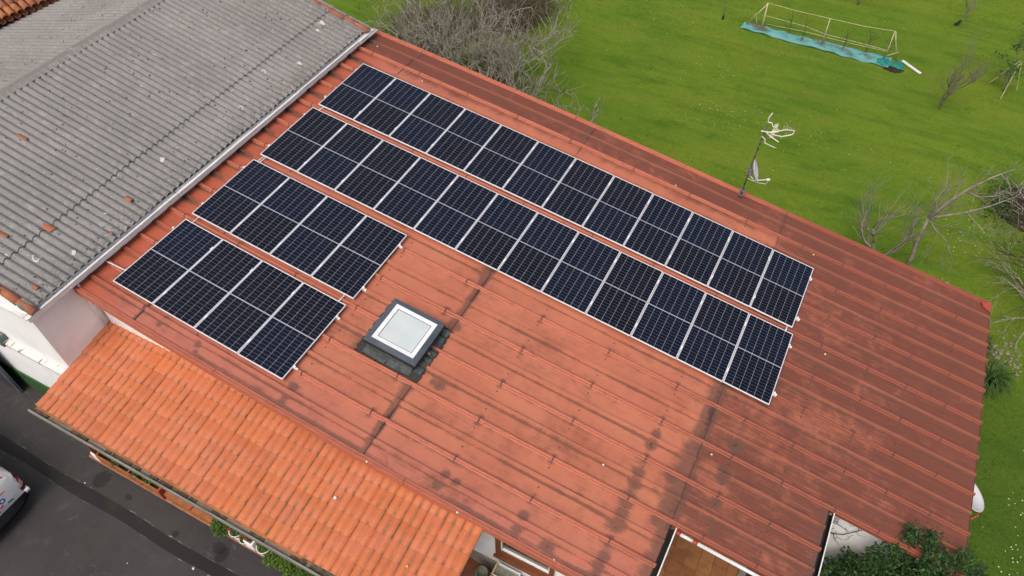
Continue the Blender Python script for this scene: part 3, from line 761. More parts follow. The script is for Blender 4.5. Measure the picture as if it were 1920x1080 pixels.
# ------------------------------------------------------------------ outbuilding with fibre cement roof
OB = empty('grey_outbuilding', (-4, -5, 0), label='white building with a corrugated grey fibre cement roof left of the panels', cat='building')
def op(mb, name, mat, parent=None, smooth=False, **k):
    o = mb.build(name, mat, None, smooth, **k); o.parent = parent or OB
    if parent is None: o.location = (4, 5, 0)
    return o
A1, A2 = math.radians(13), math.radians(15)
EX, EZ = -.56, 4.85; RX = -5.12; RZ = EZ + (EX - RX) * math.tan(A1)
op(MB().prism([(-14, -.3), (-.56, -.3), (-.56, 4.68), (RX, RZ - .16), (-12, 3.9), (-14, 3.4)], .25, 'y', -10.18), 'wall', M['wall'])
op(MB().box(-.80, -.56, -9.93, .9, -.3, 4.66), 'wall', M['wall'])
op(MB().box(-8, -.575, -10.215, -10.182, 0, .75), 'base_paint', M['green'])
op(MB().box(-8.0, -.54, -10.245, -10.182, 4.68, 4.735), 'moulding', M['white'])
op(MB().box(-2.6, -.5, -10.33, -10.185, 2.80, 2.83).box(-2.6, -.5, -10.33, -10.315, 2.74, 2.80).box(-2.6, -.5, -10.27, -10.25, 2.72, 2.80), 'door_track', M['rust'])
op(MB().box(-3.1, -2.55, -10.36, -10.19, 2.70, 3.02, .01), 'track_hood', M['doorframe'])
D_ = op(MB().box(-9, -3.98, -10.44, -10.40, .02, 2.68), 'sliding_door', M['door'])
MB().box(-3.98, -3.90, -10.46, -10.38, .02, 2.70, .006).box(-9, -3.99, -10.46, -10.38, 2.62, 2.70).build('frame', M['doorframe'], D_)
op(MB().tube([(-.50, -9.12, 4.66), (-.50, -9.12, 3.25)], .022, 8).tube([(-.50, -9.12, 4.66), (-.45, -9.3, 4.72)], .022, 8), 'downpipe', M['white'], smooth=True)
OR = empty('roof'); OR.parent = OB; OR.location = (4, 5, 0)
PITCH = .17
def corr(x_hi, x_lo, slope, z_hi, y0, ncorr, lift):
    ny = ncorr * 10 + 3; ys = y0 + np.arange(ny) * PITCH / 10 - PITCH * .05; ts = np.linspace(0, 1, 7)
    T, Y = np.meshgrid(ts, ys, indexing='ij'); X = x_hi + (x_lo - x_hi) * T
    Z = z_hi - np.abs(X - x_hi) * math.tan(slope) + .036 * (2 * np.abs(np.cos(np.pi * Y / PITCH)) ** .8 - 1) + lift * (1 - 0 * T) + .006 * (vnoise(X * 1.3, Y * .4 + y0, 21) - .5)
    top = np.stack([X, Y, Z], -1)
    return top
def sheet(x_hi, x_lo, slope, z_hi, y0, nc, lift):
    P = corr(x_hi, x_lo, slope, z_hi, y0, nc, lift)
    if x_lo < x_hi: P = P[::-1]
    me = grid_mesh('corrugated_sheet', P, M['asb'], True)
    o = link('corrugated_sheet', me, OR)
    # front edge thickness
    E = P[-1] if x_lo > x_hi else P[0]
    Q = np.stack([E, E - np.array([0, 0, .010])], 0)
    me2 = grid_mesh('edge', Q, M['asb'], False)
    import bmesh
    bm = bmesh.new(); bm.from_mesh(me); bm.from_mesh(me2); bm.to_mesh(me); bm.free()
    return o
y = -10.03; 
for k in range(11):
    nc = 6; jx = rnd.uniform(-.01, .01)
    sheet(RX + .05, -1.70 + jx, A1, RZ, y, nc, .020 + .002 * (k % 2))
    sheet(-1.86, EX + .02 + jx, A1, RZ - (-1.86 - RX) * math.tan(A1), y, nc, .004 + .002 * (k % 2))
    sheet(RX - .05, -10.4 + jx, A2, RZ, y, nc, .004 + .002 * (k % 2))
    y += nc * PITCH if k < 10 else 0
YB = -10.03 + 66 * PITCH
# ridge cap pieces
y = -10.1; i = 0
while y < 1.0:
    L = 1.12; lf = .006 if i % 2 else 0; sk = rnd.uniform(-.02, .02)
    pr_ = [(RX - .20, RZ - .20 * math.tan(A2) + .052), (RX - .07, RZ + .045), (RX, RZ + .085), (RX + .07, RZ + .045), (RX + .20, RZ - .20 * math.tan(A1) + .050),
           (RX + .20, RZ - .20 * math.tan(A1) + .038), (RX + .07, RZ + .032), (RX, RZ + .072), (RX - .07, RZ + .032), (RX - .20, RZ - .20 * math.tan(A2) + .040)]
    mb = MB().prism([(a + sk, b + lf) for a, b in pr_], L + .06, 'y', y)
    link('ridge_cap', mb.mesh('ridge_cap', M['ridge']), OR); y += L; i += 1
# terracotta verge tiles both ends
def barrel(L, r0, r1, t=.014, seg=8, arc=math.pi):
    V = []; n = seg + 1
    for y_, r in ((0, r0), (-L, r1)):
        for rr in (r, r - t):
            for k in range(n):
                a = math.pi / 2 - arc / 2 + arc * k / seg; V.append((rr * math.cos(a), y_, rr * math.sin(a)))
    F = []
    for k in range(seg):
        F += [(k, k + 1, 2 * n + k + 1, 2 * n + k), (n + k, 3 * n + k, 3 * n + k + 1, n + k + 1), (k, n + k, n + k + 1, k + 1), (2 * n + k, 2 * n + k + 1, 3 * n + k + 1, 3 * n + k)]
    F += [(0, 2 * n, 3 * n, n), (seg, n + seg, 3 * n + seg, 2 * n + seg)]
    return MB().add(V, F)
vm = barrel(.46, .075, .095).mesh('verge_tile', M['verge'], True)
for yv in (-10.06, .99 + .06):
    k = 0; x = RX
    while x < -.75:
        zz = RZ - (x - RX) * math.tan(A1)
        o = link('verge_tile', vm, OR, (x, yv + rnd.uniform(-.01, .01), zz + .005), (0, 0, 0))
        o.rotation_euler = Matrix.Rotation(math.pi / 2, 4, 'Z').to_euler()
        o.rotation_euler = (Matrix.Rotation(math.pi / 2 + rnd.uniform(-.02, .02), 4, 'Z') @ Matrix.Rotation(A1 + .04, 4, 'X')).to_euler()
        x += .385 + rnd.uniform(-.01, .01); k += 1
op(MB().box(RX, -.6, -10.17, -9.98, 4.55, 4.64), 'bed', M['concrete']) if False else None
# mortar end block of the near verge
op(MB().prism([(-.80, 4.80), (-.52, 4.80), (-.50, 4.86), (-.60, 4.93), (-.80, 4.97)], .16, 'y', -10.14), 'mortar_end', M['concrete'])
# white gutter / capping between both roofs
gp = [(-.60, 4.755), (-.60, 4.79), (-.585, 4.79), (-.58, 4.765), (-.48, 4.765), (-.47, 4.80), (-.445, 4.80), (-.44, 4.69), (-.455, 4.69), (-.47, 4.74)]
for a, b, dx in ((-10.25, -6.32, 0), (-6.30, -2.1, .01), (-2.08, .55, -.005), (.57, 1.28, .02)):
    o = op(MB().prism([(p + dx, q) for p, q in gp], b - a, 'y', a), 'gutter', M['dirtywhite'])
op(MB().prism([(-.44, 4.70), (-.40, 4.70), (-.40, 4.74), (-.44, 4.74)], .4, 'y', .95), 'bent_strip', M['dirtywhite'])
# lichen rings lying on the sheets
def zl(x, y): return RZ - abs(x - RX) * math.tan(A1 if x > RX else A2) + .027 * math.cos(2 * math.pi * y / PITCH) + .024
def lichen(x, y, r, ring=True, arc=6.28, a0=0):
    mb = MB(); n = 14; V = []
    for k in range(n + 1):
        a = a0 + arc * k / n; w = rnd.uniform(.22, .5) if ring else 1
        for q in (r * rnd.uniform(.9, 1.12), r * (1 - w) if ring else .001):
            px, py = x + q * math.cos(a), y + q * math.sin(a); V.append((px, py, zl(px, py) + .010))
    F = [(2 * k, 2 * k + 2, 2 * k + 3, 2 * k + 1) for k in range(n)]
    link('lichen_patch', mb.add(V, F).mesh('lichen_patch', M['lichen']), OR)
for x, y, r, g_ in [(-3.79, -1.35, .07, 1), (-3.73, -3.28, .09, 0), (-3.19, -4.3, .075, 0), (-1.9, -2.7, .06, 0), (-1.57, -3.14, .05, 1), (-1.07, -3.49, .08, 1), (-4.11, -6.74, .08, 1), (-2.43, -6.01, .08, 1), (-2.63, -.69, .06, 1), (-1.54, .4, .1, 0), (-1.45, .1, .05, 0), (-1.02, -1.3, .08, 0), (-1.47, -2.12, .07, 1),
                    (-1.36, -5.35, .07, 1), (-1.28, -5.81, .06, 0), (-2.15, -6.32, .07, 1), (-2.39, -6.97, .075, 1), (-2.55, -7.27, .09, 1), (-1.92, -6.79, .065, 1), (-1.64, -6.78, .05, 1), (-1.79, -7.28, .05, 1), (-1.45, -7.28, .04, 1), (-2.36, -8.18, .09, 1), (-1.10, -7.63, .035, 0), (-1.29, -9.18, .085, 1), (-1.79, -9.46, .06, 0), (-.87, -8.7, .05, 0)]:
    lichen(x, y, r * .95, bool(g_), rnd.choice([6.28, 6.28, 4.2, 3.3]) if g_ else 6.28, rnd.uniform(0, 6))
# terracotta fragments: things lying on the sheets
fr = [(-3.81, -7.09, .13, .07, 'terracotta tile shard on the grey corrugated roof, nearest its ridge'), (-2.18, -9.15, .15, .075, 'terracotta tile shard at the photo left edge on the grey roof'),
      (-1.65, -8.52, .13, .08, 'broad terracotta tile shard on the sheet overlap of the grey roof'), (-1.02, -7.07, .085, .06, 'pointed terracotta shard by the grey roof gutter, halfway down'),
      (-.66, -7.94, .045, .035, 'tiny terracotta chip touching the white gutter of the grey roof'), (-.80, -9.68, .06, .05, 'small terracotta chip near the bottom corner of the grey roof')]
for x, y, lx, ly, lb in fr:
    mb = MB(); n = 7; V = []
    for t in (0, 1):
        for k in range(n):
            yy = (k / (n - 1) - .5) * 2 * ly
            xx = (-lx if t == 0 else lx) * (1 - .35 * abs(k / (n - 1) - .5) * (1 + t)) + rnd.uniform(-.012, .012)
            V.append((xx, yy, .05 * math.cos(yy / ly * 1.3) - xx * math.tan(A1)))
    m0 = len(V); V += [(a, b, c - .014) for a, b, c in V]
    F = [(k, n + k, n + k + 1, k + 1) for k in range(n - 1)] + [(m0 + k, m0 + k + 1, m0 + n + k + 1, m0 + n + k) for k in range(n - 1)]
    F += [(k, k + 1, m0 + k + 1, m0 + k) for k in range(n - 1)] + [(n + k, m0 + n + k, m0 + n + k + 1, n + k + 1) for k in range(n - 1)] + [(0, m0, m0 + n, n), (n - 1, 2 * n - 1, m0 + 2 * n - 1, m0 + n - 1)]
    o = mb.add(V, F).build('tile_shard', M['verge'], label=lb, cat='tile shard', group='terracotta shards lying on the grey roof')
    o.location = (x, y, RZ - (x - RX) * math.tan(A1) + .025); o.rotation_euler = (0, 0, rnd.uniform(-.1, .1))

# ------------------------------------------------------------------ old tiled roof at the top left
TB = empty('tiled_building', (-12, -2, 0), label='building with an old barrel tile roof in the top left corner', cat='building')
TR = empty('roof'); TR.parent = TB; TR.location = (12, 2, 0)
cm = barrel(.46, .085, .11, .014, 8).mesh('barrel_tile', M['oldtile'], True)
pm = barrel(.46, .11, .085, .014, 6).mesh('channel_tile', M['oldtile'], True)
sA = math.radians(16)
TB_R = Matrix.Rotation(math.radians(-12), 4, 'Z')
for r in range(6):
    for c in range(22):
        for kind in (0, 1):
            l = Vector((-.36 * r * math.cos(sA), (c + .5 * kind) * .215, .36 * r * math.sin(sA) + (.05 if kind == 0 else -.005)))
            p = Vector((-10.13, -3.7, 4.80)) + TB_R @ l
            if kind == 1 and r > 3: continue
            o = link('barrel_tile' if kind == 0 else 'channel_tile', cm if kind == 0 else pm, TR)
            rot = TB_R @ Matrix.Rotation(math.pi / 2 + rnd.uniform(-.04, .04), 4, 'Z') @ Matrix.Rotation(sA + rnd.uniform(-.01, .03), 4, 'X')
            if kind == 1: rot = rot @ Matrix.Rotation(math.pi, 4, 'Y')
            off = rot @ Vector((0, .40, 0))
            p = p + off
            o.matrix_local = Matrix.Translation(p) @ rot
MB().add([(-10.2, -3.8, 4.72), (-10.2 + .95, 1.3, 4.72), (-14.2, 2.0, 5.6), (-14.2, -3.8, 5.7), (-10.2, -3.8, 4.5), (-10.2 + .95, 1.3, 4.5), (-14.2, 2.0, 5.3), (-14.2, -3.8, 5.4)],
         [(0, 1, 2, 3), (7, 6, 5, 4), (0, 4, 5, 1), (1, 5, 6, 2), (2, 6, 7, 3), (3, 7, 4, 0)]).build('roof_deck', M['black'], TR)
o = MB().box(-14, -10.5, -3.6, 1.2, -.5, 4.4).build('wall', M['wall'], TB); o.location = (12, 2, 0)

# ------------------------------------------------------------------ solar panels
PC = np.array([[0.04198, -0.04222], [0.16097, 9.62617], [0.09589, -0.25666], [-0.11682, -0.09051], [-0.01418, 0.12557], [9.72588, 0.19073], [0.08334, 0.19053], [-0.09433, -0.36993], [0.14815, -0.0246], [0.5312, -0.13823], [-0.54775, -0.19527], [-0.04672, 0.19503], [-0.23554, -0.02278], [0.21412, -0.04883], [-0.05342, 0.00159]])
def PP(u, v, off=0.0):
    T = 0; k = 0
    for i in range(5):
        for j in range(5 - i): T = T + (u / 10) ** i * (v / 10) ** j * PC[k]; k += 1
    return Vector(RO + T[0] * UW + T[1] * VW + off * NW)
PWD, PHT = 1.044, 2.077
fm = MB(); hw, hh = PWD / 2, PHT / 2; bw = .0105
fm.box(-hw, hw, -hh, -hh + bw, -.035, 0, .0015).box(-hw, hw, hh - bw, hh, -.035, 0, .0015).box(-hw, -hw + bw, -hh + bw, hh - bw, -.035, 0, .0015).box(hw - bw, hw, -hh + bw, hh - bw, -.035, 0, .0015)
fmesh = fm.mesh('frame', M['alu'])
lmesh = MB().box(-hw + bw, hw - bw, -hh + bw, hh - bw, -.030, -.006).mesh('laminate', M['back'])
cw = (PWD - 2 * bw - .014) / 6; gap_mid = .024; ch = (PHT - 2 * bw - gap_mid - .014) / 24
def cells(top):
    mb = MB()
    for c in range(6):
        for r in range(12):
            x0 = -hw + bw + .007 + c * cw + .0028; x1 = x0 + cw - .0056
            y0 = (gap_mid / 2 + r * ch if top else -gap_mid / 2 - (r + 1) * ch) + .0012; y1 = y0 + ch - .0024
            k = .0045; z = -.0045
            mb.add([(x0 + k, y0, z), (x1 - k, y0, z), (x1, y0 + k, z), (x1, y1, z), (x0, y1, z), (x0, y0 + k, z)] if r % 2 == 0 else
                   [(x0, y0, z), (x1, y0, z), (x1, y1 - k, z), (x1 - k, y1, z), (x0 + k, y1, z), (x0, y1 - k, z)], [(0, 1, 2, 3, 4, 5)])
    return mb.mesh('cell_field', M['cell'])
cA, cB = cells(True), cells(False)
ORD = ['leftmost', 'second', 'third', 'fourth', 'fifth', 'sixth', 'seventh', 'eighth', 'ninth', 'tenth', 'eleventh', 'rightmost']
PANROWS = [(0.03, 0.0, 12, 'back row, the one nearest the lawn'), (.036, -2.27, 12, 'second row from the lawn'), (.034, -4.585, 4, 'short row of four beside the skylight'), (-.005, -6.875, 4, 'front row of four near the orange tiles')]
def basis(u0, v0, u1, v1, off=0.0):
    c = [PP(u0, v1, off), PP(u1, v1, off), PP(u1, v0, off), PP(u0, v0, off)]   # bl, br, tr, tl
    ctr = (c[0] + c[1] + c[2] + c[3]) / 4; ex = (c[1] + c[2] - c[0] - c[3]) / 2; ey = (c[3] + c[2] - c[0] - c[1]) / 2
    lx, ly = ex.length, ey.length; X = ex.normalized(); Y = (ey - X * ey.dot(X)).normalized(); Z = X.cross(Y)
    mt = Matrix((X, Y, Z)).transposed().to_4x4(); mt.translation = ctr
    return mt, lx, ly
proto = None
for ri, (u0, v0, n, rl) in enumerate(PANROWS):
    for i in range(n):
        mt, lx, ly = basis(u0 + i * 1.06 + .008, v0, u0 + i * 1.06 + 1.052, v0 - PHT)
        e = empty('solar_panel')
        e.matrix_world = mt @ Matrix.Diagonal((lx / 1.044, ly / PHT, 1, 1))
        nm = 'rightmost' if i == n - 1 else ORD[i]
        tag(e, f'black solar panel, {nm} in the {rl}', 'solar panel', 'solar panels mounted in rows on the red roof')
        for nme, me in (('frame', fmesh), ('laminate', lmesh)): link(nme, me, e)
        for me in (cA, cB): tag(link('cell_field', me, e), kind='stuff')
# rails with clamps
RL = [('upper', .33), ('lower', 1.73)]
rowname = ['back row nearest the lawn', 'second row from the lawn', 'short row beside the skylight', 'front short row near the orange tiles']
for ri, (u0, v0, n, rl) in enumerate(PANROWS):
    for nm, dv in RL:
        v = v0 - dv; r = empty('mounting_rail'); r.location = PP(u0, v, -.08)
        tag(r, f'aluminium rail under the {nm} half of the {rowname[ri]}', 'mounting rail', 'rails carrying the solar panels')
        ro = -r.location
        def pc(mb, name, mat):
            o = mb.build(name, mat, r); o.location = ro; return o
        ub = u0 + n * 1.06 + .075; ua = u0 - .02
        V = []
        us = np.linspace(ua, ub, n + 2)
        for u in us:
            for a, b in ((-.02, -.092), (.02, -.092), (.02, -.037), (-.02, -.037)): V.append(PP(u, v + a, b))
        k = len(us); F = [(i * 4 + a, i * 4 + (a + 1) % 4, i * 4 + 4 + (a + 1) % 4, i * 4 + 4 + a) for i in range(k - 1) for a in range(4)] + [(3, 2, 1, 0), tuple(range(4 * k - 4, 4 * k))]
        pc(MB().add(V, F), 'rail', M['alu'])
        def blk(ua_, ub_, va, vb, za, zb):
            V = [PP(u, q, z) for z in (za, zb) for u, q in ((ua_, va), (ub_, va), (ub_, vb), (ua_, vb))]
            return MB().add(V, [(0, 3, 2, 1), (4, 5, 6, 7), (0, 1, 5, 4), (1, 2, 6, 5), (2, 3, 7, 6), (3, 0, 4, 7)])
        for i in range(1, n):
            uc = u0 + i * 1.06
            pc(blk(uc - .014, uc + .014, v - .04, v + .04, -.03, .005), 'mid_clamp', M['alu'])
        ue = u0 + n * 1.06 - .006
        pc(blk(ue, ue + .03, v - .025, v + .025, -.036, .003), 'end_clamp', M['alu'])
        pc(blk(u0 - .02, u0 + .004, v - .025, v + .025, -.036, .003), 'end_clamp', M['alu'])
# cable conduits between the rows
for u0, v0, u1, v1, w_, lb in ((-.60, -8.65, -.03, -8.60, .014, 'thin white conduit from the gutter to the front short row of panels'), (.215, -2.02, .20, -2.33, .014, 'short pale conduit bridging the two long panel rows at their left end'),
                           (.15, -4.30, .14, -4.62, .013, 'left one of two pale conduits between the second and third panel rows'), (.21, -4.30, .20, -4.62, .013, 'right one of two pale conduits between the second and third panel rows'), (.21, -6.62, .20, -6.93, .013, 'pale conduit joining the two short panel rows at their left end'),
                           (4.05, -6.62, 4.04, -6.93, .014, 'pale conduit joining the two short panel rows at their right end'), (12.60, -2.03, 12.59, -2.33, .016, 'pale conduit bridging the two long panel rows at their right end')):
    MB().tube([PP(u0, v0, -.045), PP((u0 + u1) / 2, (v0 + v1) / 2, -.045), PP(u1, v1, -.045)], w_, 8).build('cable_conduit', M['pvc'], smooth=True, label=lb, cat='conduit', group='conduits joining the panel rows')
MB().add([rp(2.13, -8.98, .0), rp(2.22, -9.02, .0), rp(2.17, -8.97, .05), rp(2.12, -9.05, .0)], [(0, 1, 2), (1, 3, 2), (3, 0, 2), (0, 3, 1)]).build('bracket', M['galv'], label='small loose metal bracket below the front short row of panels', cat='bracket')

# ------------------------------------------------------------------ skylight
SK = empty('skylight', rp(5.63, -6.87, 0), label='square dark framed skylight with pale glass on the red roof', cat='skylight'); SO = -SK.location
def sp(mb, name, mat, **k):
    o = mb.build(name, mat, SK, **k); o.location = SO; return o
def ring(a0, a1, b0, b1, c0, c1, d0, d1, z0, z1, zi0=None):
    """outer rect (a0,a1)x(b0,b1) inner rect (c0,c1)x(d0,d1) from z0 to z1 in roof coordinates"""
    O = [(a0, b0), (a1, b0), (a1, b1), (a0, b1)]; I = [(c0, d0), (c1, d0), (c1, d1), (c0, d1)]; zi0 = z1 if zi0 is None else zi0
    V = [rp(*p, z0) for p in O] + [rp(*p, z1) for p in O] + [rp(*p, zi0) for p in I] + [rp(*p, z0) for p in I]
    F = []
    for i in range(4):
        j = (i + 1) % 4; F += [(i, j, 4 + j, 4 + i), (4 + i, 4 + j, 8 + j, 8 + i), (8 + i, 8 + j, 12 + j, 12 + i), (12 + i, 12 + j, j, i)]
    return MB().add(V, F)
sp(ring(5.10, 6.16, -7.45, -6.36, 5.24, 6.02, -7.3, -6.5, 0, .23), 'curb', M['lead'])
sp(ring(5.045, 6.225, -7.475, -6.30, 5.12, 6.15, -7.40, -6.38, .225, .285, .29), 'sash', M['blackframe'])
sp(ring(5.05, 6.22, -7.47, -6.305, 5.165, 6.105, -7.355, -6.415, .291, .33, .345), 'frame', M['darkgrey'])
sp(ring(5.166, 6.104, -7.354, -6.416, 5.25, 6.02, -7.265, -6.50, .30, .346, .338), 'border', M['gloss'])
sp(ring(5.251, 6.019, -7.264, -6.501, 5.262, 6.008, -7.253, -6.512, .30, .334, .33), 'seal', M['lead'])
sp(MB().add([rp(5.263, -7.252, .331), rp(6.007, -7.252, .331), rp(6.007, -6.513, .331), rp(5.263, -6.513, .331), rp(5.263, -7.252, .30), rp(6.007, -7.252, .30), rp(6.007, -6.513, .30), rp(5.263, -6.513, .30)],
            [(0, 1, 2, 3), (7, 6, 5, 4), (0, 4, 5, 1), (1, 5, 6, 2), (2, 6, 7, 3), (3, 7, 4, 0)]), 'pane', M['pane'])
def rough_edge(u0, u1, v0, v1, z, amp=.025, n=26):
    P_ = []
    for a, b in (((u0, v0), (u1, v0)), ((u1, v0), (u1, v1)), ((u1, v1), (u0, v1)), ((u0, v1), (u0, v0))):
        for k in range(n):
            t = k / n; P_.append((a[0] + (b[0] - a[0]) * t + rnd.uniform(-amp, amp), a[1] + (b[1] - a[1]) * t + rnd.uniform(-amp, amp)))
    V = [rp(a, b, z) for a, b in P_] + [rp(a, b, 0) for a, b in P_]; N = len(P_)
    return MB().add(V, [tuple(range(N)), ] + [(i, N + i, N + (i + 1) % N, (i + 1) % N) for i in range(N)])
sp(rough_edge(4.93, 6.36, -7.63, -6.20, .036, .022), 'bitumen_skirt', M['leaddark'])
def plate(pts, z0, z1, name='flashing_plate', mat='lead'):
    N = len(pts); V = [rp(a, b, z1) for a, b in pts] + [rp(a, b, z0) for a, b in pts]
    return sp(MB().add(V, [tuple(range(N))] + [(i, N + i, N + (i + 1) % N, (i + 1) % N) for i in range(N)]), name, M[mat])
plate([(5.08, -7.58), (5.60, -7.60), (5.62, -7.45), (5.10, -7.45)], .036, .045)
plate([(5.64, -7.60), (6.16, -7.58), (6.14, -7.45), (5.63, -7.45)], .036, .047)
plate([(6.17, -7.44), (6.33, -7.46), (6.34, -7.30), (6.17, -7.28)], .036, .055)
plate([(6.17, -7.26), (6.35, -7.28), (6.34, -7.16), (6.17, -7.15)], .036, .06)
plate([(6.19, -7.13), (6.35, -7.15), (6.36, -7.02), (6.18, -7.01)], .036, .055)
plate([(6.17, -6.99), (6.34, -7.0), (6.36, -6.85), (6.17, -6.84)], .036, .06)
plate([(6.17, -6.81), (6.33, -6.82), (6.32, -6.45), (6.17, -6.44)], .036, .045)
plate([(6.2, -6.42), (6.33, -6.42), (6.35, -6.27), (6.2, -6.26)], .036, .07)
sp(MB().tube([rp(6.20, -6.93, .08), rp(6.26, -6.96, .08)], .022, 8), 'latch', M['palewood'])

# ------------------------------------------------------------------ aerials
AX, AY = 10.345, 1.31
MS = empty('antenna_mast', (AX, AY, 2.93), label='thin dark mast with pale bands at the back edge of the red roof', cat='mast')
MB().tube([(0, 0, -.3), (.035, 0, 1.2), (.10, .01, 2.30)], .017, 8).build('pole', M['mast'], MS, smooth=True)
MB().tube([(-.02, 0.02, -.06), (.0, .02, .38)], .026, 8).box(-.05, .06, -.04, .05, .26, .30).box(-.05, .06, -.04, .05, .10, .13).build('bracket', M['galv'], MS)
bnd = [MB().lathe([(.019, 0), (.021, .01), (.019, .035)], 8, (.035 * t / 1.2 if t < 1.2 else .035 + .06 * (t - 1.2), 0, t)).build('tape_band', M['black'], MS) for t in (.5, .78, 1.0, 1.35, 1.6, 1.75, 1.9, 2.05)]
DS = empty('satellite_dish', (AX + .06, AY, 3.86), label='white satellite dish facing right on the thin roof mast', cat='satellite dish')
DM = Matrix.Rotation(math.radians(75), 4, 'Y') @ Matrix.Identity(4)
dm = MB().lathe([(.001, -.055), (.08, -.05), (.16, -.033), (.235, -.004), (.25, .004), (.253, -.004), (.235, -.016), (.16, -.045), (.08, -.062), (.001, -.067)], 28)
o = dm.build('reflector', M['dish'], DS, True); o.rotation_euler = (0, math.radians(68), math.radians(10)); o.scale = (1.2, .95, 1); o.location = (.12, 0, .06)
MB().tube([(.02, 0, -.14), (.14, -.01, -.24), (.44, -.06, -.06)], .014, 6).build('arm', M['dish'], DS, True)
MB().tube([(.41, -.055, -.075), (.50, -.07, -.03)], .032, 10).build('receiver', M['cream'], DS, True)
MB().tube([(.47, -.06, -.08), (.44, -.06, -.2), (.2, -.02, -.27), (-.06, 0, -.24)], .006, 5).build('cable', M['cream'], DS)
MB().box(-.08, .06, -.03, .03, -.12, .12).tube([(-.05, -.04, .05), (.1, .0, .05)], .012, 6).build('clamp', M['galv'], DS)
YA = empty('television_aerial', (AX + .09, AY, 5.05), label='cream multi-armed television aerial at the top of the roof mast', cat='aerial')
def yt(pts, r=.013, n='boom'): MB().tube(pts, r, 6).build(n, M['cream'], YA, True)
yt([(-.09, 0, 0), (.10, 0, .02), (.28, -.02, .12)], .018); yt([(.26, -.02, .12), (.42, .10, .14), (.62, .05, .21), (.60, -.08, .19), (.40, -.12, .09), (.16, -.08, .04)], .016, 'loop')
yt([(.0, 0, .28), (-.01, .04, .38), (.03, .06, .50)], .012, 'reflector_bar'); yt([(.0, 0, .28), (.09, .02, .27), (.12, .02, .20), (.30, .0, .14)], .014, 'reflector_bar')
yt([(.05, -.05, .02), (.18, -.12, -.0), (.38, -.2, -.02)], .014, 'reflector_bar'); yt([(-.04, 0, -.14), (.06, -.02, -.18), (.08, -.03, -.27), (.34, -.1, -.27)], .012, 'reflector_bar')
for i in range(5): yt([(.16 + i * .018, .12, .20 + .01 * i), (.14 + i * .018, -.12, -.05 + .01 * i)], .005, 'element')
for i in range(6): yt([(.36 + i * .045, .13, .22), (.36 + i * .045, .11, .12)], .003, 'element')
# right hand dish
D2 = empty('satellite_dish', (17.03, -3.3, .98), label='white satellite dish with a red arm hanging off the right end wall', cat='satellite dish')
o = MB().lathe([(.001, -.09), (.12, -.08), (.24, -.05), (.34, .0), (.365, .012), (.37, .0), (.345, -.018), (.24, -.065), (.12, -.095), (.001, -.105)], 30).build('reflector', M['dish'], D2, True)
o.rotation_euler = (math.radians(-12), math.radians(28), 0); o.location = (.02, .05, .12); o.scale = (1, 1.15, 1)
MB().box(-.14, .08, .22, .45, .06, .085, .01).build('cover', M['cream'], D2)
MB().tube([(.23, -.22, .0), (.24, -.32, -.02), (.15, -.42, -.05), (-.2, -.62, -.1)], .02, 8).build('arm', M['redpvc'], D2, True)
MB().tube([(-.65, .1, .0), (-.2, .1, -.05), (0, .1, .02)], .02, 8).build('wall_bracket', M['galv'], D2, True)

# ------------------------------------------------------------------ courtyard
MB().box(11.46, 13.30, -10.5, -5.6, -.7, -.422).build('courtyard_floor', M['grout'], kind='structure', label='ochre tiled courtyard floor in the roof notch')
cf = bpy.data.objects['courtyard_floor']
ctm = MB().box(0, .293, 0, .293, 0, .022, .003).mesh('floor_tile', M['court'])
for i in range(6):
    for j in range(16): link('floor_tile', ctm, cf, (11.59 + i * .298 - (.0), -6.80 + .298 * 4 - j * .298 - .30, -.421 + rnd.uniform(0, .002)))
MB().box(13.31, 13.46, -10.5, -5.6, -.6, -.30, .01).build('kerb', M['concrete'], kind='structure', label='mossy kerb beside the courtyard tiles')
MB().box(13.47, 18.2, -10.5, -5.5, -.6, -.44).build('planting_bed', M['soil'], kind='structure', label='dark planting bed under the evergreen bush')
PI_ = empty('drain_pipe', (12.6, -7.47, 2.45), label='white plastic pipe with red collars under the notch verge', cat='pipe')
def pl(mb, n, mt): o = mb.build(n, mt, PI_, True); o.location = (-12.6, 7.47, -2.45)
def pz(x): return 2.66 - .1466 * (x - 11.7)
pl(MB().tube([(11.84, -7.60, pz(11.84)), (12.08, -7.60, pz(12.08))], .036, 10), 'pipe', M['pvc']); pl(MB().tube([(12.17, -7.60, pz(12.17)), (14.3, -7.60, pz(14.3))], .036, 10), 'pipe', M['pvc'])
pl(MB().tube([(12.08, -7.60, pz(12.08)), (12.17, -7.60, pz(12.17))], .042, 10), 'collar', M['redpvc']); pl(MB().tube([(11.76, -7.59, pz(11.76)), (11.84, -7.60, pz(11.84))], .042, 10), 'collar', M['redpvc'])
pl(MB().tube([(13.42, -7.60, pz(13.42)), (13.38, -7.78, pz(13.4) - .05), (13.33, -8.0, pz(13.4) - .25)], .045, 10), 'elbow', M['white'])

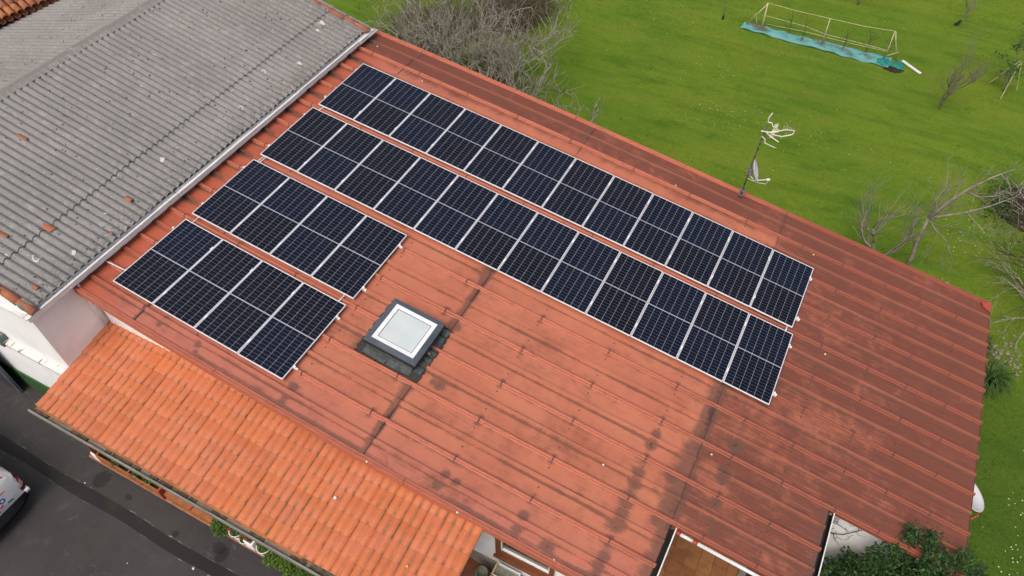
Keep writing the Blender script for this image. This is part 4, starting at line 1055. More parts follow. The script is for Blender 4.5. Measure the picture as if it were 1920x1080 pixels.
# ------------------------------------------------------------------ leaves / vegetation helpers
def leaves(name, centers, size, mat, parent=None, flat=.4, n_tri=2, **k):
    n = len(centers); rr = NR.rand(n); s = size * (.6 + .8 * NR.rand(n))
    th = NR.rand(n) * 2 * np.pi; tiltx = (NR.rand(n) - .5) * 2.2 * (1 - flat) ; 
    d = np.stack([np.cos(th), np.sin(th), np.sin(tiltx)], 1); d /= np.linalg.norm(d, axis=1)[:, None]
    up = np.tile(np.array([0, 0, 1.]), (n, 1)) + (NR.rand(n, 3) - .5) * 1.6 * (1 - flat)
    sd = np.cross(d, up); sd /= np.linalg.norm(sd, axis=1)[:, None] + 1e-9; nn = np.cross(sd, d)
    c = np.asarray(centers)
    a = c; b = c + d * s[:, None] * .5 + sd * s[:, None] * .28 + nn * s[:, None] * .06; e = c + d * s[:, None]; f = c + d * s[:, None] * .5 - sd * s[:, None] * .28 + nn * s[:, None] * .06
    V = np.stack([a, b, e, f], 1).reshape(-1, 3); idx = np.arange(n)[:, None] * 4
    F = np.concatenate([idx + np.array([[0, 1, 2]]), idx + np.array([[0, 2, 3]])], 0)
    o = link(name, tri_mesh(name, V, F, mat, attr=np.repeat(rr, 4)), parent); return tag(o, **k)

def grow(mb_t, mb_c, p, d, r, L, lvl, maxl, R, curl=.35, up=.12, kids=3, shrink=.68, spread=.9, out_tips=None, split=1, rmin=.0045):
    n = 5 if lvl < 2 else 4; pts = [Vector(p)]; rad = [r]; d = Vector(d).normalized()
    for i in range(n):
        d = (d + Vector((R.uniform(-1, 1), R.uniform(-1, 1), R.uniform(-1, 1))) * curl * .5 + Vector((0, 0, up))).normalized()
        pts.append(pts[-1] + d * L / n); rad.append(r * (1 - .5 * (i + 1) / n) if lvl < maxl else r * (1 - .75 * (i + 1) / n))
    (mb_t if lvl < split else mb_c).tube(pts, rad, 7 if lvl == 0 else (5 if lvl < 3 else 3), lvl < 2)
    if out_tips is not None and lvl >= maxl - 1: out_tips.append(pts[-1])
    if lvl >= maxl: return
    nk = kids if lvl > 0 else kids + 1
    for k in range(nk):
        t = R.uniform(.35, 1.0) if k else 1.0
        i = min(n, max(1, int(t * n))); q = pts[i]
        ax = d.orthogonal().normalized(); ax.rotate(Matrix.Rotation(R.uniform(0, 6.28), 3, d))
        nd = (d + ax * R.uniform(.4, 1.0) * spread).normalized()
        grow(mb_t, mb_c, q, nd, max(rad[i] * R.uniform(.66, .9), rmin), L * shrink * R.uniform(.75, 1.2), lvl + 1, maxl, R, curl, up, kids, shrink, spread, out_tips, split, rmin)
def bare_tree(base, stems, mat, label, seed, maxl=4, curl=.4, up=.1, kids=3, shrink=.68, spread=.9, name='bare_tree', cat='tree', group=None, split=1, leaf=None, rmin=.0045):
    R = random.Random(seed); t = empty(name, base, label=label, cat=cat, group=group); a, b = MB(), MB(); tips = []
    for (d, L, r) in stems: grow(a, b, (0, 0, -.05), d, r, L, 0, maxl, R, curl, up, kids, shrink, spread, tips, split, rmin)
    a.build('trunk', mat, t, True); b.build('crown', mat, t, True)
    return t, tips

# fig trees behind the roof
G = -.5
FG = 'bare grey fig trees behind the red roof'
bare_tree((-2.2, 5.8, G), [((-.6, -.5, 1), 1.7, .07), ((.5, -.2, 1), 1.9, .08), ((.1, .7, 1), 1.6, .07), ((-.8, .5, .8), 1.6, .06)], M['bark'], 'leftmost bare fig tree, overhanging the roof corner by the gutter', 3, 4, 1.0, .16, 3, .80, 1.2, group=FG, rmin=.013)
bare_tree((.2, 5.4, G), [((-.5, -.7, 1), 1.8, .075), ((.7, -.3, 1), 1.8, .075), ((.1, .8, .9), 1.8, .07), ((-.8, .2, .8), 1.7, .06)], M['bark'], 'dense bare fig tree in the middle of the thicket, twigs touching the roof', 8, 4, 1.0, .16, 3, .80, 1.2, group=FG, rmin=.013)
bare_tree((2.2, 5.2, G), [((-.4, -.6, 1), 1.6, .07), ((.7, -.1, 1), 1.7, .07), ((.2, .8, .8), 1.7, .06), ((-.7, .5, .9), 1.6, .06)], M['bark'], 'rightmost large bare fig tree, pale branches against the lawn', 15, 4, 1.0, .16, 3, .80, 1.2, group=FG, rmin=.013)
bare_tree((4.3, 4.5, G), [((-.3, -.5, 1), 1.15, .045), ((.5, .1, 1), 1.2, .045), ((.0, .6, 1), 1.1, .04)], M['bark'], 'small bare fig sapling beside the roof edge, right of the thicket', 21, 3, .9, .2, 3, .75, 1.0, group=FG, rmin=.011)
bare_tree((-1.2, 8.6, G), [((-.4, -.5, 1), 1.6, .06), ((.6, .1, 1), 1.7, .06), ((.0, .6, 1), 1.5, .05)], M['bark_mid'], 'brownish bare tree at the top of the thicket behind the fig trees', 33, 4, .95, .14, 3, .78, 1.15, group=FG, rmin=.010)
bare_tree((.6, 8.4, G), [((-.4, -.5, 1), 1.5, .055), ((.6, .1, 1), 1.5, .055)], M['bark'], 'slim pale bare tree where the thicket meets the open lawn', 37, 4, .95, .14, 3, .78, 1.15, group=FG, rmin=.010)
# bramble thickets
def thicket(cx, cy, rx, ry, h, n, seed, label, mat='bramble', lv=900, leafmat='dryleaf', name='bramble_thicket'):
    R = random.Random(seed); mb = MB()
    for i in range(n):
        a = R.uniform(0, 6.28); q = math.sqrt(R.random()); p = Vector((cx + rx * q * math.cos(a), cy + ry * q * math.sin(a), G))
        d = Vector((R.uniform(-1, 1), R.uniform(-1, 1), R.uniform(.4, 1.6))).normalized(); pts = [p]; L = h * R.uniform(.7, 1.5) / 5
        for k in range(5):
            d = (d + Vector((R.uniform(-.5, .5), R.uniform(-.5, .5), -.22))).normalized(); pts.append(pts[-1] + d * L)
        mb.tube(pts, [.009, .008, .007, .006, .004, .002], 3, False)
    t = empty(name, (cx, cy, G), label=label, cat='shrub')
    o = mb.build('stems', M[mat], t); o.location = (-cx, -cy, -G)
    c = []
    for i in range(lv):
        a = R.uniform(0, 6.28); q = math.sqrt(R.random()); c.append((rx * q * math.cos(a), ry * q * math.sin(a), R.uniform(0, h * .55)))
    leaves('leaves', np.array(c), .06, M[leafmat], t)
    return t
thicket(-1.6, 12.2, 1.3, 1.7, 1.3, 1000, 1, 'brown dry bramble mass at the top edge beside the lawn', lv=1500)
thicket(-3.9, 9.6, 1.8, 1.8, 1.1, 700, 2, 'tangled dark brambles at the top edge above the fig trees', lv=2500, leafmat='weed')
thicket(-5.2, 6.6, 1.8, 1.8, .9, 420, 3, 'green weedy brambles behind the grey roof corner', lv=4200, leafmat='weed')
thicket(-1.0, 7.2, 1.8, 1.2, .9, 550, 4, 'low tangled undergrowth below the fig trees', lv=2600, leafmat='weed')
thicket(2.5, 5.6, 1.7, 1.0, .6, 250, 5, 'thin green undergrowth at the foot of the right fig trees', lv=1800, leafmat='weed')
# trees on the lawn
bare_tree((15.15, 4.2, G), [((-.03, .05, 1), 2.0, .10)], M['bark'], 'trunk-forked bare tree rising just behind the roof, right of the mast', 5, 1, .1, 0, 0, .1, .1)[0]
tr = [o for o in bpy.data.objects if o.name.startswith('bare_tree')][-1]
for c in list(tr.children): bpy.data.objects.remove(c)
def poly_tree(t, limbs, seed, mat, tw=4):
    R = random.Random(seed); a, b = MB(), MB()
    for pts, r0, r1 in limbs:
        pts = [Vector(p) for p in pts]; n = len(pts); rad = [r0 + (r1 - r0) * i / (n - 1) for i in range(n)]
        (a if r0 > .05 else b).tube(pts, rad, 7, True)
        if r0 <= .05:
            for i in range(1, n):
                for k in range(tw):
                    d = (pts[i] - pts[i - 1]).normalized(); ax = d.orthogonal(); ax.rotate(Matrix.Rotation(R.uniform(0, 6.28), 3, d))
                    q = pts[i - 1].lerp(pts[i], R.random())
                    grow(a, b, q, d + ax * R.uniform(.3, 1), max(.005, rad[i] * .45), R.uniform(.3, .75), 2, 4, R, .5, .06, 3, .65, .9, None, 1)
    a.build('trunk', mat, t, True); b.build('crown', mat, t, True)
poly_tree(tr, [([(0, 0, -.05), (.03, .05, .8), (-.08, .10, 1.5), (-.12, .1, 2.25)], .07, .042),
               ([(-.12, .1, 2.2), (.1, .2, 2.8), (.35, .35, 3.2), (.75, .5, 3.7), (1.15, .7, 4.0)], .05, .012),
               ([(-.12, .1, 2.2), (.25, .15, 2.45), (.6, .1, 2.75), (1.0, .15, 3.1), (1.4, .25, 3.5)], .048, .01),
               ([(.35, .35, 3.2), (.7, .2, 3.25), (1.05, .2, 3.45)], .025, .008),
               ([(.6, .1, 2.75), (1.0, -.1, 2.6), (1.3, -.3, 2.5)], .02, .006),
               ([(-.12, .1, 2.25), (-.2, .2, 2.8), (-.1, .3, 3.2), (-.25, .4, 3.6)], .04, .008),
               ([(-.12, .1, 2.2), (.15, -.15, 2.1), (.5, -.35, 2.0), (.85, -.6, 1.5)], .022, .006),
               ([(.0, .08, 1.0), (-.3, .2, 1.6), (-.45, .3, 2.3)], .02, .006)], 9, M['bark_fine'], 2)
bare_tree((14.35, 4.3, G), [((-.2, .1, 1), 1.4, .06), ((.25, .2, 1), 1.3, .05), ((-.5, .4, .9), 1.3, .04)], M['bark_fine'], 'low many-stemmed bare tree behind the roof, left of the forked tree', 12, 3, .5, .10, 3, .75, .9)
bare_tree((15.19, 13.35, G), [((-.02, .02, 1), 1.15, .045)], M['bark_mid'], 'young bare tree with crooked trunk standing alone below the trellis end', 41, 4, .35, .09, 4, .72, 1.0)
t5, _ = bare_tree((15.1, 19.75, G), [((.55, .1, .9), 1.0, .035)], M['bark_mid'], 'leaning sapling with a black trunk guard, top right of the lawn', 43, 3, .3, .08, 3, .75, .8)
MB().tube([(-.02, 0, 0), (.13, .02, .25)], [.075, .05], 8).build('trunk_guard', M['black'], t5)
t6, _ = bare_tree((6.35, 15.8, G), [((-.02, .05, 1), 1.8, .025)], M['bark_mid'], 'thin upright sapling left of the turquoise sheet', 47, 1, .1, .02, 2, .4, .5)
MB().tube([(0, 0, 0), (0, 0, .16)], .04, 8).build('trunk_guard', M['black'], t6)
bare_tree((11.17, 19.6, G), [((.02, .02, 1), 1.4, .04)], M['bark_mid'], 'sapling cut off by the top edge above the trellis', 48, 3, .3, .08, 3, .7, .8)
# staked tree
t7, tips = bare_tree((17.2, 15.6, G), [((-.02, .02, 1), 1.3, .03)], M['bark_mid'], 'small leafy tree held by three pale stakes near the right edge', 50, 3, .3, .0, 3, .6, 1.1)
leaves('leaves', np.array([[t[0] + rnd.uniform(-.15, .15), t[1] + rnd.uniform(-.15, .15), t[2] + rnd.uniform(-.12, .12)] for t in tips for _ in range(9)]), .09, M['leafdark'], t7)
for dx, dy in ((-.5, .35), (-.05, -.55), (.45, .3)): MB().tube([(dx, dy, 0), (dx * .08, dy * .08, 1.25)], .014, 6).build('stake', M['straw'], t7)
# far right tree mass
bare_tree((19.6, 4.9, G), [((-.7, .1, .8), 1.9, .07), ((-.5, -.6, .8), 1.8, .06), ((-.4, .7, .9), 1.8, .06)], M['bark_dark'], 'spreading dark bare tree cut off by the right edge, level with the roof corner', 60, 4, .5, .02, 3, .75, .9)
bare_tree((19.2, 4.1, G), [((-.8, -.2, .75), 1.4, .03), ((-.9, .4, .6), 1.5, .03)], M['bark'], 'pale arching bare branches at the right edge above the roof corner', 63, 4, .5, -.06, 3, .7, .8)
# compost / brown heap
hp = MB(); V = []; 
HPX, HPY = 18.7, 9.0
for i in range(14):
    for k in range(24):
        r = (i / 13) ** .8; a = 2 * math.pi * k / 24
        V.append((r * 1.5 * math.cos(a) * rnd.uniform(.93, 1.05), r * 1.3 * math.sin(a) * rnd.uniform(.93, 1.05), .45 * (1 - r * r) + rnd.uniform(-.04, .04) - .03))
hp.add(V, [(i * 24 + k, i * 24 + (k + 1) % 24, i * 24 + 24 + (k + 1) % 24, i * 24 + 24 + k) for i in range(13) for k in range(24)][24:])
HE = empty('prunings_heap', (HPX, HPY, G), label='brown heap of prunings with green weeds at the right edge', cat='heap')
hp.f = [tuple(reversed(q)) for q in hp.f]
hp.build('soil_mound', M['soil'], HE)
tw = MB()
for i in range(160):
    a = rnd.uniform(0, 6.28); q = math.sqrt(rnd.random()); x, y = 1.4 * q * math.cos(a), 1.2 * q * math.sin(a); z = .45 * (1 - q * q)
    dd = Vector((rnd.uniform(-1, 1), rnd.uniform(-1, 1), rnd.uniform(-.1, .6))).normalized(); L = rnd.uniform(.2, .8)
    tw.tube([(x, y, z), Vector((x, y, z)) + dd * L * .5 + Vector((0, 0, .04)), Vector((x, y, z)) + dd * L], [.012, .009, .003], 3, False)
tw.build('twigs', M['bark'], HE)
leaves('weeds', np.array([(-1.1 + NR.randn() * .35, -.1 + NR.randn() * .6, abs(NR.randn()) * .15 + .02) for _ in range(1400)]), .08, M['leafgreen'], HE)
# grassy clumps
def clump(x, y, r, h, n, label, mat='leafgreen', name='leafy_clump'):
    V = []; F = []; at = []
    for i in range(n):
        a = rnd.uniform(0, 6.28); d = Vector((math.cos(a), math.sin(a), 0)); L = r * rnd.uniform(.6, 1.15); b = Vector((rnd.gauss(0, r * .12), rnd.gauss(0, r * .12), 0)); sd = Vector((-d.y, d.x, 0)) * .013; hh = h * rnd.uniform(.5, 1.1); q = len(V)
        for t, zz, ww in ((0, 0, 1), (.35, .75, 1.1), (.72, 1, .9), (1, .72, .1)):
            c = b + d * L * t + Vector((0, 0, hh * zz)); V += [c - sd * ww, c + sd * ww]
        F += [(q, q + 1, q + 3, q + 2), (q + 2, q + 3, q + 5, q + 4), (q + 4, q + 5, q + 7, q + 6)]; at += [rnd.random()] * 8
    o = link(name, tri_mesh(name, np.array(V), np.array(F), M[mat], attr=np.array(at))); o.location = (x, y, G)
    return tag(o, label, 'plant')
clump(17.65, 1.35, .62, .5, 380, 'strappy green clump against the right end of the building, the upper one')
clump(17.55, -4.1, .42, .4, 260, 'strappy green clump below the right hand dish')
clump(17.5, -4.9, .35, .35, 200, 'strappy green clump nearest the bottom right corner')
# shrub behind roof corner
for (x, y, r, n, lb) in ((16.6, 3.1, .5, 1500, 'dark green shrub beyond the far roof corner, beside the white table'), (17.2, 2.4, .45, 1100, 'smaller dark shrub right at the far roof corner')):
    t = empty('shrub', (x, y, G), label=lb, cat='shrub'); c = NR.randn(n, 3); c /= np.linalg.norm(c, axis=1)[:, None]; c *= (NR.rand(n, 1) ** .4) * r * (.8 + .5 * NR.rand(n, 1)); c[:, 2] = np.abs(c[:, 2]) * 1.3 + .1
    leaves('foliage', c, .07, M['leafdark'], t); b = MB()
    for i in range(14): b.tube([(0, 0, -.02), c[i] * .5, c[i]], [.015, .01, .004], 4, False)
    b.build('stems', M['bark_mid'], t)
# evergreen bush in the courtyard
BU = empty('evergreen_bush', (15.9, -6.75, -.44), label='dark glossy evergreen bush growing up over the lower right roof edge', cat='bush')
R = random.Random(77); cl = []; stm = MB()
lobes = [(-.7, .55, 1.35, .6), (-1.15, .25, .95, .6), (.85, .15, 2.1, .66), (.45, .35, 2.0, .72), (-.5, .35, 1.75, .6), (1.05, .25, 1.75, .6), (0, 0, 1.5, 1.05), (-.85, .1, 1.15, .75), (.75, .3, 1.5, .75), (-.3, -.9, 1.3, .9), (.8, -.8, 1.3, .9), (-1.2, -.8, .9, .7), (.2, .65, 1.7, .6), (-1.0, -1.4, 1.0, .8), (.2, -1.6, 1.2, .9)]
for lx, ly, lz, lr in lobes:
    for i in range(int(6000 * lr)):
        d = np.array([R.gauss(0, 1), R.gauss(0, 1), R.gauss(0, 1)]); d /= np.linalg.norm(d); q = lr * (R.random() ** .35) * (.85 + .25 * math.sin(d[0] * 7 + d[1] * 5 + lx * 9))
        cl.append((lx + d[0] * q, ly + d[1] * q, lz + d[2] * q * .85))
shoots = [((.0, 1.0, 2.0), (-.25, 1.30, 2.95)), ((.3, .9, 2.1), (.1, 1.35, 2.95)), ((.7, .7, 2.0), (.65, 1.30, 2.85)), ((1.0, .5, 1.9), (1.0, 1.15, 2.75)), ((1.2, .2, 1.8), (1.3, .75, 2.7)), ((.5, .8, 1.9), (.4, 1.1, 2.8)),
          ((-.6, .5, 1.5), (-.65, .85, 2.5)), ((-.3, .7, 1.7), (-.4, 1.05, 2.7)), ((1.0, -.1, 1.7), (1.25, .2, 2.6)), ((1.2, -.5, 1.6), (1.35, -.2, 2.4)), ((.2, .6, 2.1), (.1, .9, 2.9)), ((.7, .3, 2.0), (.8, .7, 2.8)), ((-1.2, 0, 1.1), (-1.35, .2, 1.9))]
for a, b in shoots:
    a, b = Vector(a), Vector(b); stm.tube([a - (b - a) * .6, a, b], [.02, .012, .004], 4, False)
    for i in range(480):
        t = R.random() ** .8; p = a.lerp(b, t); q = .16 * (1 - .35 * t); cl.append((p.x + R.gauss(0, q * .6), p.y + R.gauss(0, q * .6), p.z + R.gauss(0, q * .55)))
leaves('foliage', np.array(cl), .075, M['leafdark'], BU, .25)
leaves('new_growth', np.array([(c[0] + R.gauss(0, .05), c[1] + R.gauss(0, .05), c[2] + .05) for c in R.sample(cl[-2000:], 220)] + [(c[0], c[1], c[2] + .08) for c in R.sample([q for q in cl if q[2] > 1.6], 260)]), .07, M['leafgreen'], BU, .25, kind='stuff')
for i in range(18):
    a = R.uniform(0, 6.28); stm.tube([(R.uniform(-.2, .2), R.uniform(-.2, .2), 0), (math.cos(a) * .4, math.sin(a) * .4 - .3, .8), (math.cos(a) * .9, math.sin(a) * .9 - .3, 1.6)], [.03, .02, .008], 5, False)
stm.build('stems', M['bark_dark'], BU)
# bare vine on the white wall
VN = MB(); 
def vt(pts, r=.012): VN.tube(pts, [r * (1 - .6 * i / (len(pts) - 1)) for i in range(len(pts))], 5, False)
vt([(14.36, -5.50, 1.80), (14.40, -5.53, 1.60), (14.36, -5.52, 1.4), (14.44, -5.52, 1.22), (14.62, -5.50, 1.18), (14.78, -5.50, 1.30), (14.92, -5.50, 1.62), (15.0, -5.5, 1.8)], .016)
vt([(14.40, -5.52, 1.58), (14.55, -5.51, 1.62), (14.68, -5.50, 1.55), (14.82, -5.5, 1.5)], .010); vt([(14.44, -5.52, 1.22), (14.35, -5.5, 1.1), (14.40, -5.5, .9)], .011)
vt([(14.62, -5.50, 1.18), (14.70, -5.5, 1.0), (14.85, -5.5, .85)], .008)
R = random.Random(5)
for i in range(20):
    x, z = R.uniform(14.38, 14.95), R.uniform(1.0, 1.8); a = R.uniform(0, 6.28)
    vt([(x, -5.5, z), (x + .1 * math.cos(a), -5.51, z + .1 * math.sin(a)), (x + .2 * math.cos(a + .4), -5.5, z + .2 * math.sin(a + .4))], .005)
VN.build('climbing_vine', M['bark_dark'], label='leafless vine looping over the white courtyard wall', cat='vine')

# ------------------------------------------------------------------ trellis, sheet, plank
NSH = 40; P = np.zeros((NSH, 9, 3))
for i in range(NSH):
    t = i / (NSH - 1)
    for j in range(9):
        s = j / 8; x = 7.2 + (13.1 - 7.2) * t; y0, y1 = 15.40 - .22 * t, 15.93 + .02 * t
        edge = .03 * math.sin(i * 1.3) + .02 * math.sin(i * .37)
        P[i, j] = (x + .05 * s, y0 + (y1 - y0) * s + (edge if j in (0, 8) else 0), G + .045 + .016 * math.sin(i * 1.1 + j) + .012 * math.sin(j * 2.2 + i * .35))
tag(link('ground_sheet', grid_mesh('ground_sheet', P, M['tarp'])), 'long turquoise sheet lying under the cane trellis on the lawn', 'ground sheet')
TL_ = empty('trellis', (10.4, 15.6, G), label='pale cane trellis frame standing over the turquoise sheet', cat='trellis')
def tc(pts, r, name): 
    o = MB().tube([Vector(p) - Vector((10.4, 15.6, G)) for p in pts], r, 6, True).build(name, M['straw'], TL_, True)
hL = .70; 
tc([(8.02, 15.73, G), (7.98, 15.75, .66)], [.05, .022], 'post'); tc([(10.47, 15.8, G), (10.44, 15.8, .60)], [.028, .02], 'post'); tc([(12.88, 15.58, G), (12.83, 15.6, .80)], .017, 'post')
tc([(7.35, 15.95, G), (7.98, 15.75, .62)], .02, 'brace'); tc([(13.32, 15.9, G), (12.86, 15.62, .78)], .02, 'brace'); tc([(7.98, 15.75, .66), (9.2, 15.78, .60), (10.44, 15.8, .60), (11.7, 15.7, .66), (12.83, 15.6, .80)], .010, 'rail')
tc([(7.98, 15.80, .10), (9.6, 15.95, -.02), (10.45, 15.83, -.08), (12.85, 15.65, -.03)], .010, 'rail'); tc([(8.1, 16.2, -.45), (9.64, 16.2, -.38), (11.2, 16.0, -.30), (12.88, 15.62, -.06)], .010, 'rail'); tc([(12.9, 15.62, -.25), (13.28, 15.85, -.1)], .012, 'brace')
tc([(7.8, 15.85, G + .05), (7.6, 15.9, .05)], .012, 'brace')
R = random.Random(9)
for x0, y0, x1, z1, seed in ((9.06, 15.85, 8.98, .62, 1), (9.68, 15.6, 9.62, .60, 2), (11.29, 15.64, 11.2, .45, 3), (12.13, 15.9, 11.95, .5, 4), (12.85, 15.75, 12.86, .6, 5)):
    t = empty('vine_plant', (x0, y0, G), label={1: 'first dark vine stem from the left on the cane trellis', 2: 'second dark vine stem from the left on the cane trellis', 3: 'forked dark vine just right of the middle trellis post', 4: 'bushiest dark vine on the right half of the trellis', 5: 'dark vine climbing the right trellis brace'}[seed], cat='vine', group='bare vines on the cane trellis')
    a = MB(); h = z1 - G
    a.tube([(0, 0, 0), (.02, .02, h * .35), (-.02, 0, h * .7), (x1 - x0, 0, h)], [.016, .013, .011, .007], 5, True); a.build('stem', M['bark_dark'], t)
    b = MB()
    for k in range(5 if seed < 3 else 12):
        zz = R.uniform(.2, .8) * h; an = R.uniform(0, 6.28); b.tube([(0, 0, zz), (.15 * math.cos(an), .15 * math.sin(an), zz + .12), (.32 * math.cos(an), .3 * math.sin(an), zz + .3)], [.007, .005, .002], 3, False)
    b.build('shoots', M['bark_dark'], t)
lt = MB()
for cx, cy, n in ((8.0, 15.68, 70), (7.6, 15.8, 25), (10.45, 15.72, 40), (9.1, 15.8, 12), (9.7, 15.62, 22), (11.3, 15.6, 26), (12.2, 15.55, 26), (10.9, 15.75, 16), (11.6, 15.45, 16)):
    for i in range(n):
        x, y = cx + R.gauss(0, .13), cy + R.gauss(0, .09); a = R.uniform(0, 6.28); L = R.uniform(.08, .25)
        lt.tube([(x, y, G + .08 + R.random() * .05), (x + L * math.cos(a), y + L * math.sin(a), G + .09 + R.random() * .05)], .007, 3, False)
lt.build('dry_litter', M['bark_mid'], kind='stuff', label='dry twigs and leaf litter scattered on the turquoise sheet')
# bunched netting: two lumpy folds
def netlump(cx, cy, rx, ry, h, label, seed):
    R = random.Random(seed); P = np.zeros((14, 28, 3))
    for i in range(14):
        r = i / 13
        for k in range(28):
            a = 2 * math.pi * k / 27; f = 1 + .16 * math.sin(a * 3 + seed) + .06 * math.sin(a * 7)
            z = h * (1 - r ** 2) * (.6 + .4 * math.sin(a * 4 + r * 9 + seed)) + .03 * math.sin(r * 22 + a)
            P[i, k] = (rx * r * f * math.cos(a), ry * r * f * math.sin(a), max(z, 0) + .03)
    o = link('netting_bundle', grid_mesh('netting_bundle', P, M['net'])); o.location = (cx, cy, G); tag(o, label, 'netting', 'bunched green netting at the trellis end')
netlump(12.93, 15.50, .36, .24, .17, 'dark green bunched netting round the right trellis post', 1)
netlump(13.43, 15.50, .24, .27, .15, 'turquoise bunched netting between the trellis end and the white plank', 4)
MB().box(0, .95, -.055, .055, 0, .04, .004).build('plank', M['white'], label='white plank lying at the right end of the turquoise sheet', cat='plank')
pk = bpy.data.objects['plank']; pk.location = (13.52, 15.86, G + .07); pk.rotation_euler = (0, .03, math.radians(-36))
o = MB().prism([(.42 * math.cos(a) * rnd.uniform(.8, 1.1), .22 * math.sin(a) * rnd.uniform(.8, 1.1)) for a in np.linspace(0, 6.28, 19)[:-1]], .04, 'z', 0).build('bare_soil_patch', M['soil'], kind='structure'); o.location = (13.3, 15.2, G - .01)
# white table behind the roof
T_ = empty('garden_table', (15.5, 3.05, G), label='white garden table top peeping over the far roof edge', cat='table')
MB().box(-.65, .66, -.42, .40, .96, 1.0, .01).build('table_top', M['white'], T_)
for x in (-.55, .5):
    for y in (-.35, .3): MB().box(x, x + .06, y, y + .06, 0, .955).build('leg', M['white'], T_)

# ------------------------------------------------------------------ porch planters
def foliage(center, r, n, mat, size=.05, squash=.8):
    c = NR.randn(n, 3); c /= np.linalg.norm(c, axis=1)[:, None]; c *= NR.rand(n, 1) ** .4 * r; c[:, 2] *= squash; return c + np.array(center)
PL = empty('planter_box', (.45, -10.81, .165), label='long wooden planter full of dark soil by the left porch pillar', cat='planter')
MB().box(-.98, .92, -.125, -.095, 0, .36).build('front_board', M['planter'], PL); MB().box(-.98, .92, .095, .125, 0, .36).build('back_board', M['planter'], PL)
for x in (-.98, -.02, .89): MB().box(x, x + .03, -.0945, .0945, 0, .36).build('divider', M['planter'], PL)
MB().box(-.94, .88, -.094, .094, 0, .27).build('soil', M['soil'], PL)
MB().box(.93, .99, -.14, .14, 0, .42).build('end_post', M['redpvc'], PL)
for i, (x, lb) in enumerate(((-.42, 'tiny green plant in the left half of the long planter'), (.17, 'green seedling just right of the planter divider'), (.52, 'largest low green plant at the right end of the long planter'))):
    leaves('seedling', foliage((0, 0, .06), .11, 70, 'leafgreen'), .06, M['leafgreen'], None, label=lb, cat='plant').location = (.45 + x, -10.84, .44)
P2 = empty('planter_box', (2.25, -10.82, .165), label='closed orange brown planter in the middle of the porch front', cat='planter')
MB().box(-.68, .70, -.11, -.08, 0, .34).box(-.68, -.65, -.08, .10, 0, .34).box(.67, .70, -.08, .10, 0, .34).build('box', M['bench'], P2); MB().box(-.70, .72, -.115, .12, .341, .365, .004).build('lid', M['planter'], P2)
MB().box(0.05, .08, -.13, .13, .366, .40).build('strap', M['redpvc'], P2)
MB().lathe([(.001, 0), (.04, 0), (.045, .06), (.02, .075), (.001, .075)], 12).build('white_bowl', M['galv'], label='small grey metal bowl on the porch edge between the planters', cat='bowl').location = (1.62, -10.90, .165)
b_, _ = None, None
t = empty('porch_bush', (3.12, -10.86, .165), label='round yellowish green bush left of the geranium pot', cat='bush'); leaves('foliage', foliage((0, 0, .28), .24, 1100, 0), .055, M['leafgreen'], t); MB().lathe([(.001, 0), (.09, 0), (.12, .16), (.001, .16)], 14).build('pot', M['planter'], t)
def pot(x, y, z, r, h, label, n, flowers=0, mat='leafgreen', name='potted_plant'):
    t = empty(name, (x, y, z), label=label, cat='potted plant')
    MB().lathe([(r * .65, 0), (r * .95, h * .9), (r * 1.08, h * .92), (r * 1.08, h), (r * .96, h), (r * .9, h * .8), (.001, h * .8)], 22).build('pot', M['pot'], t, True)
    MB().lathe([(r * .9, h * .82), (r * .5, h * .86), (.001, h * .88)], 18).build('soil', M['soil'], t)
    leaves('foliage', foliage((0, .03, h + r * .3), r * .95, n, 0, squash=.6), .055, M[mat], t)
    for i in range(flowers):
        a = 2.4 + i * 1.9; mb = MB()
        for k in range(9): mb.lathe([(.001, -.012), (.018, 0), (.001, .014)], 5, (rnd.gauss(0, .018), rnd.gauss(0, .018), rnd.gauss(0, .012)))
        mb.build('flower', M['petal'], t).location = (r * .8 * math.cos(a), r * .7 * math.sin(a), h + r * 1.0)
    return t
pot(3.50, -10.83, .30, .145, .24, 'white pot of red geraniums on a stand left of the porch pillar', 260, 2)
MB().lathe([(.10, 0), (.11, .13), (.001, .13)], 12).build('pot_stand', M['white'], label='white stand under the geranium pot', cat='pot stand').location = (3.50, -10.83, .165)
pot(3.66, -10.86, .166, .10, .14, 'small white saucer pot with green leaves touching the porch pillar', 130)
pot(4.25, -10.84, .30, .145, .24, 'white pot with sparse green plant right of the porch pillar', 190)
MB().lathe([(.11, 0), (.12, .13), (.001, .13)], 12).build('pot_stand', M['pot'], label='white stand under the sparse plant pot', cat='pot stand').location = (4.25, -10.84, .165)
for i, (x, lb) in enumerate(((4.55, 'spider plant with pale stripes right of the white pot'), (4.95, 'second spider plant spilling over the porch edge'), (5.35, 'leafy green plant under the gutter near the bottom edge'), (5.8, 'broad green plant at the bottom edge under the gutter'), (6.3, 'last green plant on the porch edge, mostly below the photo'))):
    t = empty('porch_plant', (x, -10.88, .165), label=lb, cat='plant', group='plants along the porch edge')
    MB().lathe([(.001, 0), (.08, 0), (.11, .15), (.001, .15)], 14).build('pot', M['planter'], t)
    leaves('foliage', foliage((0, 0, .24), .22, 700, 0, squash=.8), .07, M['leafgreen' if i > 1 else 'weed'], t)
